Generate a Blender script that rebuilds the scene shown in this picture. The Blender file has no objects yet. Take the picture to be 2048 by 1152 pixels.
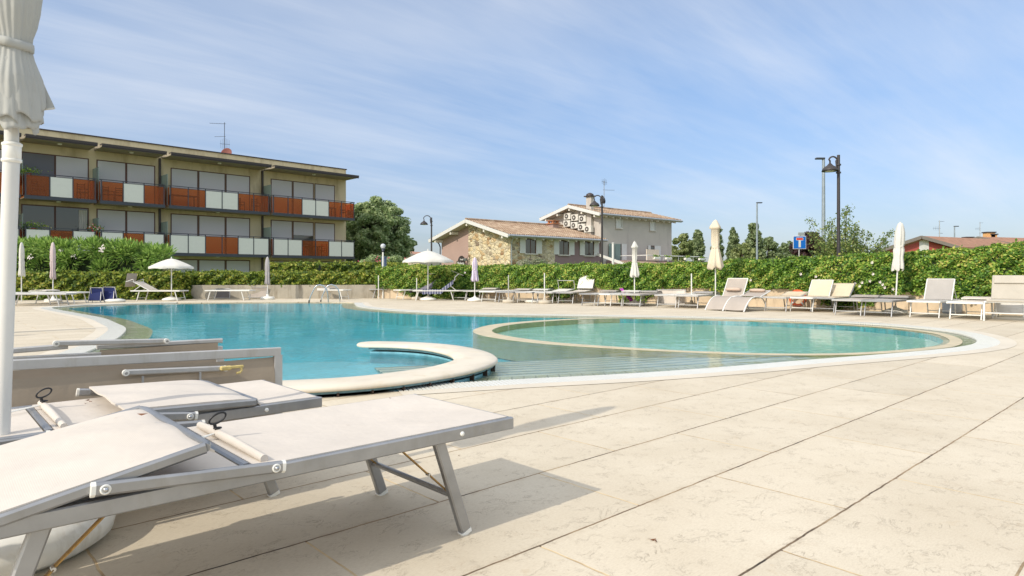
import bpy, math, random
import numpy as np
from mathutils import Vector, Matrix, Quaternion
from mathutils.geometry import tessellate_polygon
random.seed(7); rng = np.random.default_rng(7)
sc = bpy.context.scene
COL = sc.collection
PI = math.pi
R = math.radians
EYE, FOC, HOR = 0.99, 1306.0, 549.0

def at(px, py, z=0.0):
    """survey helper: where the sight line of a measured image point meets the level z"""
    d = FOC * (EYE - z) / (py - HOR)
    return Vector(((px - 1024) / FOC * d, d, z))
def onD(px, d, z=0.0):
    return Vector(((px - 1024) / FOC * d, d, z))
def zat(py, d):
    return EYE + (HOR - py) * d / FOC

# ------------------------------------------------------------------ materials
MATS = {}
def s2l(c):
    return tuple(((v / 255) / 12.92 if v / 255 <= .04045 else ((v / 255 + .055) / 1.055) ** 2.4) for v in c)
class NT:
    def __init__(s, m):
        s.t = m.node_tree; s.n = s.t.nodes; s.l = s.t.links
    def add(s, typ, **k):
        n = s.n.new(typ)
        for a, b in k.items():
            if a.startswith('i_'):
                key = a[2:]; key = int(key) if key.isdigit() else key.replace('_', ' ')
                n.inputs[key].default_value = b
            else: setattr(n, a, b)
        return n
    def link(s, a, b): s.l.new(a, b)
    def math(s, op, a, b=None, c=None):
        n = s.add('ShaderNodeMath', operation=op)
        for i, v in enumerate((a, b, c)):
            if v is None: continue
            if hasattr(v, 'is_output'): s.link(v, n.inputs[i])
            else: n.inputs[i].default_value = v
        return n.outputs[0]
    def mix(s, f, a, b, mode='MIX'):
        n = s.add('ShaderNodeMix', data_type='RGBA', blend_type=mode)
        for i, v in ((0, f), (6, a), (7, b)):
            if hasattr(v, 'is_output'): s.link(v, n.inputs[i])
            else: n.inputs[i].default_value = (tuple(v) + (1,) if i and len(v) == 3 else v)
        return n.outputs[2]
    def ramp(s, f, stops):
        n = s.add('ShaderNodeValToRGB'); e = n.color_ramp.elements
        while len(e) < len(stops): e.new(.5)
        for el, (p, c) in zip(e, stops):
            el.position = p; el.color = tuple(c) + (1,) if len(c) == 3 else c
        s.link(f, n.inputs[0]); return n.outputs[0]
    def noise(s, vec, scale, detail=4, rough=.55, dist=0):
        n = s.add('ShaderNodeTexNoise'); n.inputs['Scale'].default_value = scale
        n.inputs['Detail'].default_value = detail; n.inputs['Roughness'].default_value = rough
        n.inputs['Distortion'].default_value = dist
        if vec is not None: s.link(vec, n.inputs['Vector'])
        return n.outputs['Fac']
    def mapping(s, vec, scale=(1, 1, 1), rot=(0, 0, 0), loc=(0, 0, 0)):
        n = s.add('ShaderNodeMapping'); s.link(vec, n.inputs[0])
        n.inputs['Scale'].default_value = scale; n.inputs['Rotation'].default_value = rot
        n.inputs['Location'].default_value = loc
        return n.outputs[0]
    def bump(s, h, strength=.3, dist=.01, normal=None):
        n = s.add('ShaderNodeBump'); n.inputs['Strength'].default_value = strength
        n.inputs['Distance'].default_value = dist; s.link(h, n.inputs['Height'])
        if normal: s.link(normal, n.inputs['Normal'])
        return n.outputs[0]

def newmat(name):
    m = bpy.data.materials.new(name); m.use_nodes = True
    nt = NT(m); nt.n.clear()
    nt.out = nt.add('ShaderNodeOutputMaterial')
    return m, nt
def mat(name, rgb, rough=.6, metal=0, var=.12, scale=6, bump=.0, bscale=60, dirt=None, stretch=(1, 1, 1), spec=.5):
    if name in MATS: return MATS[name]
    m, nt = newmat(name)
    c = s2l(rgb)
    tc = nt.add('ShaderNodeTexCoord').outputs['Object']
    v = nt.mapping(tc, scale=stretch)
    n1 = nt.noise(v, scale, 5)
    f = nt.ramp(n1, [(.3, (0, 0, 0)), (.7, (1, 1, 1))])
    dark = tuple(x * (1 - var) for x in c); lite = tuple(min(1, x * (1 + var * .7)) for x in c)
    colr = nt.mix(f, dark, lite)
    if dirt:
        n2 = nt.noise(nt.mapping(tc, scale=(1, 1, .25), loc=(3, 1, 2)), scale * 1.7, 6, .65)
        f2 = nt.ramp(n2, [(.52, (0, 0, 0)), (.75, (.8, .8, .8))])
        colr = nt.mix(f2, colr, s2l(dirt))
    p = nt.add('ShaderNodeBsdfPrincipled'); nt.link(colr, p.inputs['Base Color'])
    p.inputs['Roughness'].default_value = rough; p.inputs['Metallic'].default_value = metal
    p.inputs['Specular IOR Level'].default_value = spec
    if bump: nt.link(nt.bump(nt.noise(tc, bscale, 3), bump, .004), p.inputs['Normal'])
    nt.link(p.outputs[0], nt.out.inputs[0])
    MATS[name] = m; return m

def leafmat(name, dark, mid, lite, third=None, tr=.35):
    m, nt = newmat(name)
    g = nt.add('ShaderNodeNewGeometry')
    stops = [(0, s2l(dark)), (.5, s2l(mid)), (.82, s2l(lite))]
    if third: stops.append((.97, s2l(third)))
    tc = nt.add('ShaderNodeTexCoord').outputs['Object']
    big = nt.math('ADD', nt.noise(tc, .9, 3), nt.math('MULTIPLY', nt.math('SUBTRACT', nt.noise(tc, 3.2, 3), .5), .7))
    ff = nt.math('ADD', g.outputs['Random Per Island'], nt.math('MULTIPLY', nt.math('SUBTRACT', big, .5), 1.15))
    c = nt.ramp(ff, stops)
    d = nt.add('ShaderNodeBsdfPrincipled'); nt.link(c, d.inputs['Base Color']); d.inputs['Roughness'].default_value = .45
    d.inputs['Specular IOR Level'].default_value = .35
    t = nt.add('ShaderNodeBsdfTranslucent'); nt.link(nt.mix(.5, c, s2l(lite)), t.inputs[0])
    mx = nt.add('ShaderNodeMixShader', i_0=tr); nt.link(d.outputs[0], mx.inputs[1]); nt.link(t.outputs[0], mx.inputs[2])
    nt.link(mx.outputs[0], nt.out.inputs[0]); MATS[name] = m; return m

# ------------------------------------------------------------------ mesh builder
class MB:
    def __init__(s): s.v = []; s.f = []; s.sm = []; s.mi = []; s.m = 0
    def add(s, vs, fs, smooth=False):
        o = len(s.v); s.v += [tuple(x) for x in vs]
        for f in fs: s.f.append(tuple(i + o for i in f)); s.sm.append(smooth); s.mi.append(s.m)
        return s
    def box(s, lo, hi):
        (a, b, c), (d, e, f) = lo, hi
        return s.add([(a, b, c), (d, b, c), (d, e, c), (a, e, c), (a, b, f), (d, b, f), (d, e, f), (a, e, f)],
                     [(0, 3, 2, 1), (4, 5, 6, 7), (0, 1, 5, 4), (1, 2, 6, 5), (2, 3, 7, 6), (3, 0, 4, 7)])
    def rbox(s, lo, hi, r=.004):
        """box with chamfered edges"""
        lo = Vector(lo); hi = Vector(hi); c = (lo + hi) / 2; h = (hi - lo) / 2
        r = min(r, h.x * .45, h.y * .45, h.z * .45); idx = {}; vs = []
        for ax in range(3):
            for sx in (-1, 1):
                for sy in (-1, 1):
                    for sz in (-1, 1):
                        p = [sx * h.x, sy * h.y, sz * h.z]
                        for k in range(3):
                            if k != ax: p[k] -= (sx, sy, sz)[k] * r
                        idx[(ax, sx, sy, sz)] = len(vs); vs.append(c + Vector(p))
        fs = []
        for ax in range(3):
            o = [k for k in range(3) if k != ax]
            for sg in (-1, 1):
                q = []
                for a, b in ((-1, -1), (1, -1), (1, 1), (-1, 1)):
                    t = [0, 0, 0]; t[ax] = sg; t[o[0]] = a; t[o[1]] = b; q.append(idx[(ax, *t)])
                fs.append(q if (sg > 0) != (ax == 1) else q[::-1])
        for ax in range(3):            # edge strips run along axis ax
            o = [k for k in range(3) if k != ax]
            for a in (-1, 1):
                for b in (-1, 1):
                    q = []
                    for face, e in ((o[0], -1), (o[0], 1), (o[1], 1), (o[1], -1)):
                        t = [0, 0, 0]; t[ax] = e; t[o[0]] = a; t[o[1]] = b; q.append(idx[(face, *t)])
                    fs.append(q if (a * b > 0) != (ax == 1) else q[::-1])
        for sx in (-1, 1):
            for sy in (-1, 1):
                for sz in (-1, 1):
                    q = [idx[(k, sx, sy, sz)] for k in range(3)]
                    fs.append(q if sx * sy * sz > 0 else q[::-1])
        return s.add(vs, fs)
    def bar(s, p, q, w, h, up=(0, 0, 1), r=0):
        """rectangular bar from p to q, w wide (sideways) and h high (towards up)"""
        p = Vector(p); q = Vector(q); d = (q - p).normalized(); up = Vector(up)
        sd = d.cross(up)
        if sd.length < 1e-5: sd = d.cross(Vector((0, 1, 0)))
        sd.normalize(); u = sd.cross(d).normalized()
        a, b = w / 2, h / 2; c = min(r, a * .8, b * .8)
        if c > 0:
            prof = [(-a + c, -b), (a - c, -b), (a, -b + c), (a, b - c), (a - c, b), (-a + c, b), (-a, b - c), (-a, -b + c)]
        else: prof = [(-a, -b), (a, -b), (a, b), (-a, b)]
        n = len(prof); vs = [o + sd * x + u * y for o in (p, q) for x, y in prof]
        fs = [(i, (i + 1) % n, n + (i + 1) % n, n + i) for i in range(n)] + [tuple(range(n))[::-1], tuple(range(n, 2 * n))]
        return s.add(vs, fs)
    def tube(s, pts, r, n=8, cap=True, closed=False):
        pts = [Vector(p) for p in pts]; rs = r if isinstance(r, (list, tuple)) else [r] * len(pts)
        m = len(pts); vs = []; nrm = None
        for i, p in enumerate(pts):
            if closed: t = pts[(i + 1) % m] - pts[i - 1]
            else: t = pts[min(i + 1, m - 1)] - pts[max(i - 1, 0)]
            t.normalize()
            if nrm is None:
                nrm = t.orthogonal().normalized()
            nrm = (nrm - t * nrm.dot(t)).normalized(); b = t.cross(nrm)
            for k in range(n):
                a = 2 * PI * k / n; vs.append(p + (nrm * math.cos(a) + b * math.sin(a)) * rs[i])
        fs = []
        for i in range(m if closed else m - 1):
            for k in range(n):
                j = (i + 1) % m
                fs.append((i * n + k, i * n + (k + 1) % n, j * n + (k + 1) % n, j * n + k))
        s.add(vs, fs, True)
        if cap and not closed:
            s.add([vs[k] for k in range(n)], [tuple(range(n))[::-1]]); s.add([vs[(m - 1) * n + k] for k in range(n)], [tuple(range(n))])
        return s
    def lathe(s, prof, n=24, c=(0, 0, 0), mod=None, smooth=True):
        vs = []; c = Vector(c)
        for i, (r, z) in enumerate(prof):
            for k in range(n):
                a = 2 * PI * k / n
                rr, zz = (r, z) if mod is None else mod(r, z, a, i)
                vs.append(c + Vector((rr * math.cos(a), rr * math.sin(a), zz)))
        fs = [(i * n + k, i * n + (k + 1) % n, (i + 1) * n + (k + 1) % n, (i + 1) * n + k) for i in range(len(prof) - 1) for k in range(n)]
        return s.add(vs, fs, smooth)
    def grid(s, fn, nu, nv, smooth=True):
        vs = [fn(i / nu, j / nv) for j in range(nv + 1) for i in range(nu + 1)]
        w = nu + 1
        return s.add(vs, [(j * w + i, j * w + i + 1, (j + 1) * w + i + 1, (j + 1) * w + i) for j in range(nv) for i in range(nu)], smooth)
    def slab(s, fn, nu, nv, th):
        """grid sheet with thickness th (along -z)"""
        s.grid(fn, nu, nv); s.grid(lambda a, b: Vector(fn(1 - a, b)) - Vector((0, 0, th)), nu, nv)
        for e in ((lambda t: (t, 0)), (lambda t: (1, t)), (lambda t: (1 - t, 1)), (lambda t: (0, 1 - t))):
            s.grid(lambda a, b, e=e: Vector(fn(*e(a))) - Vector((0, 0, th)) * (1 - b), nu, 1, False)
        return s
    def prism(s, poly, z0, z1):
        n = len(poly); vs = [(x, y, z0) for x, y in poly] + [(x, y, z1) for x, y in poly]
        tri = tessellate_polygon([[Vector((x, y, 0)) for x, y in poly]])
        s.add(vs, [(i, (i + 1) % n, n + (i + 1) % n, n + i) for i in range(n)])
        s.add(vs[n:], [t if _ccw(poly, t) else t[::-1] for t in tri]); s.add(vs[:n], [t[::-1] if _ccw(poly, t) else t for t in tri])
        return s
    def tf(s, M):
        s.v = [tuple(M @ Vector(v)) for v in s.v]; return s
    def mesh(s, name, mats):
        me = bpy.data.meshes.new(name); me.from_pydata(s.v, [], s.f); me.update()
        for m in (mats if isinstance(mats, (list, tuple)) else [mats]): me.materials.append(m)
        me.polygons.foreach_set('use_smooth', s.sm); me.polygons.foreach_set('material_index', s.mi)
        return me
    def build(s, name, mats, parent=None):
        o = bpy.data.objects.new(name, s.mesh(name, mats)); COL.objects.link(o)
        if parent: o.parent = parent
        return o
def _ccw(poly, t):
    a, b, c = (poly[i] for i in t)
    return (b[0] - a[0]) * (c[1] - a[1]) - (b[1] - a[1]) * (c[0] - a[0]) > 0
def tag(o, label=None, cat=None, group=None, kind=None):
    if label: o['label'] = label
    if cat: o['category'] = cat
    if group: o['group'] = group
    if kind: o['kind'] = kind
    return o
def thing(name, label, cat, loc=(0, 0, 0), rz=0, group=None):
    o = bpy.data.objects.new(name, None); COL.objects.link(o); o.empty_display_size = .2
    o.location = loc; o.rotation_euler = (0, 0, rz)
    return tag(o, label, cat, group)
def children(o): return [c for c in COL.objects if c.parent == o]
def copy_tree(o, parent=None):
    c = o.copy(); COL.objects.link(c)
    if parent: c.parent = parent
    for ch in children(o): copy_tree(ch, c)
    return c
def struct(o): o['kind'] = 'structure'; return o

def poly_holes(mb, loops, z):
    lv = [[Vector((p[0], p[1], 0)) for p in l] for l in loops]
    flat = [p for l in loops for p in l]
    tris = tessellate_polygon(lv)
    mb.add([(p[0], p[1], z) for p in flat], [t if _ccw(flat, t) else t[::-1] for t in tris])
def catmull(pts, closed, step):
    pts = [Vector((p[0], p[1])) for p in pts]; n = len(pts); out = []
    for i in range(n if closed else n - 1):
        g = lambda k: pts[k % n] if closed else pts[max(0, min(n - 1, k))]
        p0, p1, p2, p3 = g(i - 1), g(i), g(i + 1), g(i + 2)
        m = max(1, int((p2 - p1).length / step))
        for k in range(m):
            t = k / m
            out.append(.5 * ((2 * p1) + (p2 - p0) * t + (2 * p0 - 5 * p1 + 4 * p2 - p3) * t * t + (3 * p1 - p0 - 3 * p2 + p3) * t ** 3))
    if not closed: out.append(pts[-1])
    return out
def offset(pts, d, closed):
    """positive d: to the left of travel"""
    n = len(pts); out = []
    for i, p in enumerate(pts):
        a = pts[(i - 1) % n] if closed or i > 0 else pts[i]; b = pts[(i + 1) % n] if closed or i < n - 1 else pts[i]
        t = (b - a).normalized(); out.append(p + Vector((-t.y, t.x)) * (d(i / n) if callable(d) else d))
    return out
def strip(mb, A, B, za, zb, closed=False):
    n = len(A)
    mb.add([(p.x, p.y, za) for p in A] + [(p.x, p.y, zb) for p in B],
           [(i, (i + 1) % n, n + (i + 1) % n, n + i) for i in range(n if closed else n - 1)])

# ------------------------------------------------------------------ materials list
WHITE = mat('white_paint', (214, 213, 208), .4, var=.05, scale=5, bump=.1)
ALU = mat('aluminium', (160, 161, 163), .38, metal=.75, var=.14, scale=9, dirt=(150, 149, 146), bump=.1, bscale=90)
ALUW = mat('pale_aluminium', (184, 183, 181), .4, metal=.35, var=.08, scale=9, dirt=(165, 160, 150))
BRASS = mat('brass', (172, 138, 82), .45, metal=.7, var=.25, scale=30, dirt=(96, 66, 40))
STEEL = mat('steel', (190, 192, 195), .2, metal=.95, var=.05)
BLACKP = mat('black_plastic', (28, 28, 30), .4)
WPLAST = mat('white_plastic', (232, 230, 222), .35, var=.05, dirt=(190, 182, 165))
def fabric(name, rgb, weave=420, tr=.12, dirt=None, stripes=None):
    m, nt = newmat(name); c = s2l(rgb)
    tc = nt.add('ShaderNodeTexCoord').outputs['Object']
    f = nt.ramp(nt.noise(tc, 2.2, 5, .6), [(.3, (0, 0, 0)), (.72, (1, 1, 1))])
    colr = nt.mix(f, tuple(x * .9 for x in c), tuple(min(1, x * 1.06) for x in c))
    sp = nt.ramp(nt.noise(tc, 14, 6, .7), [(.66, (0, 0, 0)), (.8, (1, 1, 1))])
    if dirt: colr = nt.mix(nt.math('MULTIPLY', sp, .45), colr, s2l(dirt))
    w = nt.add('ShaderNodeTexWave', wave_type='BANDS', bands_direction='X'); w.inputs['Scale'].default_value = weave / 6.28
    w2 = nt.add('ShaderNodeTexWave', wave_type='BANDS', bands_direction='Y'); w2.inputs['Scale'].default_value = weave / 6.28
    nt.link(tc, w.inputs[0]); nt.link(tc, w2.inputs[0])
    h = nt.math('ADD', w.outputs['Fac'], w2.outputs['Fac'])
    colr = nt.mix(nt.math('MULTIPLY', h, .02), colr, tuple(x * .6 for x in c))
    if stripes:
        ws = nt.add('ShaderNodeTexWave', wave_type='BANDS', bands_direction='X'); ws.inputs['Scale'].default_value = stripes[0]
        nt.link(tc, ws.inputs[0])
        colr = nt.mix(nt.ramp(ws.outputs['Fac'], [(stripes[2], (0, 0, 0)), (stripes[2] + .08, (1, 1, 1))]), colr, s2l(stripes[1]))
    p = nt.add('ShaderNodeBsdfPrincipled'); nt.link(colr, p.inputs['Base Color']); p.inputs['Roughness'].default_value = .75
    p.inputs['Specular IOR Level'].default_value = .25
    h2 = nt.math('ADD', nt.math('MULTIPLY', h, .08), nt.math('MULTIPLY', nt.noise(tc, 7, 3), 6))
    nt.link(nt.bump(h2, .35, .004), p.inputs['Normal'])
    t = nt.add('ShaderNodeBsdfTranslucent'); nt.link(colr, t.inputs[0])
    mx = nt.add('ShaderNodeMixShader', i_0=tr); nt.link(p.outputs[0], mx.inputs[1]); nt.link(t.outputs[0], mx.inputs[2])
    nt.link(mx.outputs[0], nt.out.inputs[0]); MATS[name] = m; return m
SLING = fabric('cream_sling', (216, 207, 196), dirt=(170, 150, 130))
SLTAUPE = fabric('taupe_sling', (180, 170, 160))
SLYEL = fabric('straw_sling', (216, 200, 174))
SLGREY = fabric('grey_sling', (176, 171, 165))
SLWHITE = fabric('white_sling', (226, 222, 214))
SLBROWN = fabric('brown_mesh', (172, 157, 138))
NAVY = fabric('navy_cloth', (38, 48, 98), tr=.02)
TOWEL = fabric('striped_towel', (70, 76, 106), tr=.02, stripes=(3.2, (150, 152, 168), .5))
TOWELG = fabric('grey_towel', (120, 118, 130), tr=.02)
MAGENTA = mat('magenta_cloth', (186, 70, 178), .8)
CANVAS = fabric('white_canvas', (226, 224, 216), weave=700, tr=.22)
CANVASC = fabric('cream_canvas', (226, 214, 192), weave=700, tr=.2)
CANVASP = fabric('pink_canvas', (204, 188, 186), weave=700, tr=.15)
CANVASG = fabric('grey_canvas', (172, 168, 168), weave=700, tr=.15)
CANVASV = fabric('white_purple_canvas', (226, 218, 226), weave=700, tr=.15, stripes=(4.4, (120, 84, 160), .84))
OFFW = fabric('offwhite_canvas', (188, 189, 184), weave=700, tr=.2, dirt=(150, 145, 130))

# deck stone
def deck_mat():
    m, nt = newmat('limestone_paving')
    pos = nt.add('ShaderNodeNewGeometry').outputs['Position']
    sep = nt.add('ShaderNodeSeparateXYZ'); nt.link(pos, sep.inputs[0])
    X, Y = sep.outputs[0], sep.outputs[1]
    a = nt.math('ADD', nt.math('MULTIPLY', X, .735), nt.math('MULTIPLY', Y, .678))
    p = nt.math('ADD', nt.math('MULTIPLY', X, -.678), nt.math('MULTIPLY', Y, .735))
    wob = nt.math('MULTIPLY', nt.math('SUBTRACT', nt.noise(pos, 9, 3), .5), .012)
    cmb = nt.add('ShaderNodeCombineXYZ')
    nt.link(nt.math('ADD', nt.math('SUBTRACT', a, 1.079), wob), cmb.inputs[0])
    nt.link(nt.math('ADD', nt.math('SUBTRACT', p, 1.07 - 61.5), wob), cmb.inputs[1])
    br = nt.add('ShaderNodeTexBrick'); nt.link(cmb.outputs[0], br.inputs['Vector'])
    br.inputs['Scale'].default_value = 1; br.inputs['Brick Width'].default_value = 1.22; br.inputs['Row Height'].default_value = .615
    br.inputs['Mortar Size'].default_value = .0055; br.inputs['Mortar Smooth'].default_value = .4; br.offset = .5
    br.inputs['Color1'].default_value = (0, 0, 0, 1); br.inputs['Color2'].default_value = (1, 1, 1, 1); br.inputs['Mortar'].default_value = (.5, .5, .5, 1)
    base = s2l((206, 196, 177))
    n1 = nt.ramp(nt.noise(pos, 1.3, 6, .6), [(.3, (0, 0, 0)), (.7, (1, 1, 1))])
    c = nt.mix(n1, tuple(x * v for x, v in zip(base, (.90, .88, .85))), tuple(x * 1.05 for x in base))
    tilev = nt.mix(br.outputs['Color'], (.93, .925, .91), (1.035, 1.03, 1.02))
    c = nt.mix(1, c, tilev, 'MULTIPLY')
    # stylolite veins: thin broken wandering lines
    vec = nt.mapping(cmb.outputs[0], scale=(3.2, 5.5, 1))
    nz = nt.noise(vec, 2.1, 7, .68, .9)
    line = nt.math('ABSOLUTE', nt.math('SUBTRACT', nz, .5))
    ln = nt.ramp(line, [(0, (1, 1, 1)), (.009, (0, 0, 0))])
    msk = nt.ramp(nt.noise(pos, 7.5, 4, .6), [(.47, (0, 0, 0)), (.58, (1, 1, 1))])
    veins = nt.math('MULTIPLY', ln, msk)
    c = nt.mix(nt.math('MULTIPLY', veins, .5), c, s2l((112, 92, 70)))
    nz3 = nt.noise(nt.mapping(cmb.outputs[0], scale=(1.2, 2.0, 1), loc=(5, 9, 0)), 6.5, 6, .7, .5)
    ln3 = nt.ramp(nt.math('ABSOLUTE', nt.math('SUBTRACT', nz3, .52)), [(0, (1, 1, 1)), (.016, (0, 0, 0))])
    m3 = nt.ramp(nt.noise(pos, 3.1, 4, .6), [(.56, (0, 0, 0)), (.66, (1, 1, 1))])
    c = nt.mix(nt.math('MULTIPLY', nt.math('MULTIPLY', ln3, m3), .3), c, s2l((140, 104, 66)))
    # pitting
    pit = nt.noise(pos, 46, 5, .6)
    pt = nt.ramp(pit, [(.61, (0, 0, 0)), (.68, (1, 1, 1))])
    pt = nt.math('MULTIPLY', pt, nt.ramp(nt.noise(pos, 2.7, 3), [(.45, (0, 0, 0)), (.65, (1, 1, 1))]))
    c = nt.mix(nt.math('MULTIPLY', pt, .45), c, s2l((138, 114, 86)))
    fine = nt.noise(nt.mapping(cmb.outputs[0], scale=(1, 3, 1)), 55, 5, .75)
    c = nt.mix(nt.ramp(fine, [(.42, (.22, .22, .22)), (.56, (0, 0, 0))]), c, s2l((168, 152, 130)))
    # grout: dark and pale by turns
    gn = nt.ramp(nt.noise(pos, 1.6, 5, .7), [(.36, s2l((172, 150, 118))), (.5, s2l((128, 108, 84))), (.62, s2l((58, 50, 42)))])
    rw = nt.math('ABSOLUTE', nt.math('SUBTRACT', nt.math('FRACT', nt.math('ADD', nt.math('DIVIDE', nt.math('ADD', nt.math('SUBTRACT', p, 1.07), wob), .615), .5)), .5))
    isrow = nt.math('LESS_THAN', rw, .016)
    gc = nt.ramp(nt.noise(pos, 2.3, 5, .7), [(.45, s2l((206, 184, 146))), (.58, s2l((176, 152, 118))), (.66, s2l((84, 70, 56)))])
    gn = nt.mix(isrow, gc, gn)
    stain = nt.ramp(nt.noise(pos, 3.7, 6, .72, .6), [(.63, (0, 0, 0)), (.74, (1, 1, 1))])
    c = nt.mix(nt.math('MULTIPLY', stain, .42), c, s2l((176, 150, 112)))
    edge_d = nt.ramp(rw, [(0, (1, 1, 1)), (.06, (0, 0, 0))])
    c = nt.mix(nt.math('MULTIPLY', nt.math('MULTIPLY', edge_d, nt.ramp(nt.noise(pos, 11, 4, .7), [(.45, (0, 0, 0)), (.65, (1, 1, 1))])), .35), c, s2l((150, 128, 100)))
    c = nt.mix(br.outputs['Fac'], c, gn)
    pr = nt.add('ShaderNodeBsdfPrincipled'); nt.link(c, pr.inputs['Base Color']); pr.inputs['Roughness'].default_value = .78
    pr.inputs['Specular IOR Level'].default_value = .3
    h = nt.math('SUBTRACT', nt.math('SUBTRACT', nt.math('MULTIPLY', pit, .15), nt.math('MULTIPLY', br.outputs['Fac'], 1.0)), nt.math('MULTIPLY', veins, .5))
    nt.link(nt.bump(h, .5, .004), pr.inputs['Normal'])
    nt.link(pr.outputs[0], nt.out.inputs[0]); return m
DECK = deck_mat()

def tile_mat(name, rgb, size=.05, contrast=.15, grout=(180, 190, 190), rough=.4):
    m, nt = newmat(name)
    pos = nt.add('ShaderNodeNewGeometry').outputs['Position']
    br = nt.add('ShaderNodeTexBrick'); nt.link(pos, br.inputs['Vector']); br.offset = 0
    br.inputs['Scale'].default_value = 1; br.inputs['Brick Width'].default_value = size; br.inputs['Row Height'].default_value = size
    br.inputs['Mortar Size'].default_value = size * .05
    c = s2l(rgb)
    br.inputs['Color1'].default_value = tuple(x * (1 - contrast) for x in c) + (1,); br.inputs['Color2'].default_value = tuple(min(1, x * (1 + contrast)) for x in c) + (1,)
    br.inputs['Mortar'].default_value = s2l(grout) + (1,)
    cc = nt.mix(nt.ramp(nt.noise(pos, .8, 4), [(.3, (0, 0, 0)), (.7, (.5, .5, .5))]), br.outputs['Color'], tuple(x * .7 for x in c))
    p = nt.add('ShaderNodeBsdfPrincipled'); nt.link(cc, p.inputs['Base Color']); p.inputs['Roughness'].default_value = rough
    nt.link(p.outputs[0], nt.out.inputs[0]); return m
POOLB = tile_mat('blue_pool_mosaic', (84, 208, 222), .06, .22, (130, 205, 215))
POOLL = tile_mat('aqua_pool_mosaic', (196, 238, 220), .06, .15, (150, 200, 190))
RIMT = tile_mat('beige_rim_tile', (224, 208, 172), .12, .1, (150, 132, 100))
STEPT = mat('pale_step_stone', (224, 214, 192), .6, var=.1, scale=3)
NOSE = mat('step_nosing', (172, 180, 170), .6)
GRATE = mat('grate_plastic', (216, 215, 207), .35, var=.04)
GBED = mat('gutter_bed', (190, 188, 180), .7)
MARGIN = mat('pale_margin_stone', (206, 196, 178), .7, var=.08, scale=2, bump=.1)
COPING = mat('coping_stone', (212, 202, 184), .62, var=.1, scale=3, dirt=(198, 184, 158), bump=.25, bscale=40)

def water_mat():
    m, nt = newmat('pool_water')
    pos = nt.add('ShaderNodeNewGeometry').outputs['Position']
    v = nt.mapping(pos, scale=(1, 1, 1), rot=(0, 0, .2))
    n1 = nt.noise(nt.mapping(v, scale=(1, 1.0, 1)), 1.6, 2, .5)
    n2 = nt.noise(nt.mapping(v, scale=(1, 1.15, 1), loc=(4, 2, 0)), 6.5, 3, .5)
    # livelier water inside the whirl-seat
    sub = nt.add('ShaderNodeVectorMath', operation='DISTANCE'); nt.link(pos, sub.inputs[0]); sub.inputs[1].default_value = (-1.9, 7.3, 0)
    near = nt.ramp(nt.math('DIVIDE', sub.outputs['Value'], 5), [(.3, (1, 1, 1)), (.85, (0, 0, 0))])
    n3 = nt.noise(v, 14, 3, .6)
    h = nt.math('ADD', nt.math('MULTIPLY', n1, 1.0), nt.math('MULTIPLY', n2, .30))
    h = nt.math('ADD', h, nt.math('MULTIPLY', nt.math('MULTIPLY', n3, near), .75))
    b = nt.bump(h, 1.0, .0095)
    g = nt.add('ShaderNodeBsdfGlossy'); g.inputs['Roughness'].default_value = .015; nt.link(b, g.inputs['Normal'])
    t = nt.add('ShaderNodeBsdfTransparent'); t.inputs[0].default_value = (.85, .975, .985, 1)
    fr = nt.add('ShaderNodeFresnel'); fr.inputs[0].default_value = 1.33; nt.link(b, fr.inputs['Normal'])
    mx = nt.add('ShaderNodeMixShader'); nt.link(nt.math('MULTIPLY', fr.outputs[0], .70), mx.inputs[0])
    nt.link(t.outputs[0], mx.inputs[1]); nt.link(g.outputs[0], mx.inputs[2])
    nt.link(mx.outputs[0], nt.out.inputs[0]); return m
WATER = water_mat()

# ------------------------------------------------------------------ pool and deck
OUT = [(-1.05, 5.77), (0, 6.14), (1.125, 6.5), (2.2, 6.95), (3.3, 7.5), (4.8, 8.2), (6.0, 8.85), (6.75, 9.5), (7.3, 10.4), (7.6, 11.5),
       (7.3, 12.9), (6.2, 14.05), (4.6, 14.9), (2.68, 15.5), (.9, 15.95), (-.93, 16.4), (-2.54, 17.4), (-3.75, 18.6), (-4.7, 20.1), (-5.25, 21.8), (-5.7, 23.1),
       (-7.2, 23.6), (-9.5, 23.4), (-12, 22.8), (-13.4, 21.7), (-13.9, 20.4), (-13.6, 19.3), (-11.1, 16.7), (-9.34, 14.9), (-8.1, 13.35),
       (-7.16, 12.1), (-6.5, 10.9), (-5.9, 9.6), (-5.3, 8), (-4.6, 6.6), (-3.6, 5.75), (-2.5, 5.45), (-1.7, 5.55)]
pool = catmull(OUT, True, .14)                  # counter-clockwise: left of travel is inside
def idx_near(p): return min(range(len(pool)), key=lambda i: (pool[i] - Vector(p)).length)
WL = -.022
gw = .27
DKO = [(-27, -8), (22, -8), (22, 9), (16.2, 12), (12.4, 16.2), (9.6, 19.8), (7.1, 22.2), (4.7, 23.8), (1.9, 25.4), (-.5, 26.6), (-5.2, 27.8), (-12.6, 27.0), (-13, 25.6), (-27, 25.2)]
outer = offset(pool, -(gw + .008), True)
def inpool(i):          # gutter grate is present except along the far deep side and behind the whirl seat
    p = pool[i]
    return not (p.y > 22.9 and p.x < -5.4) and not (p.y < 6.9 and p.x < -1.05)
mb = MB()
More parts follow.
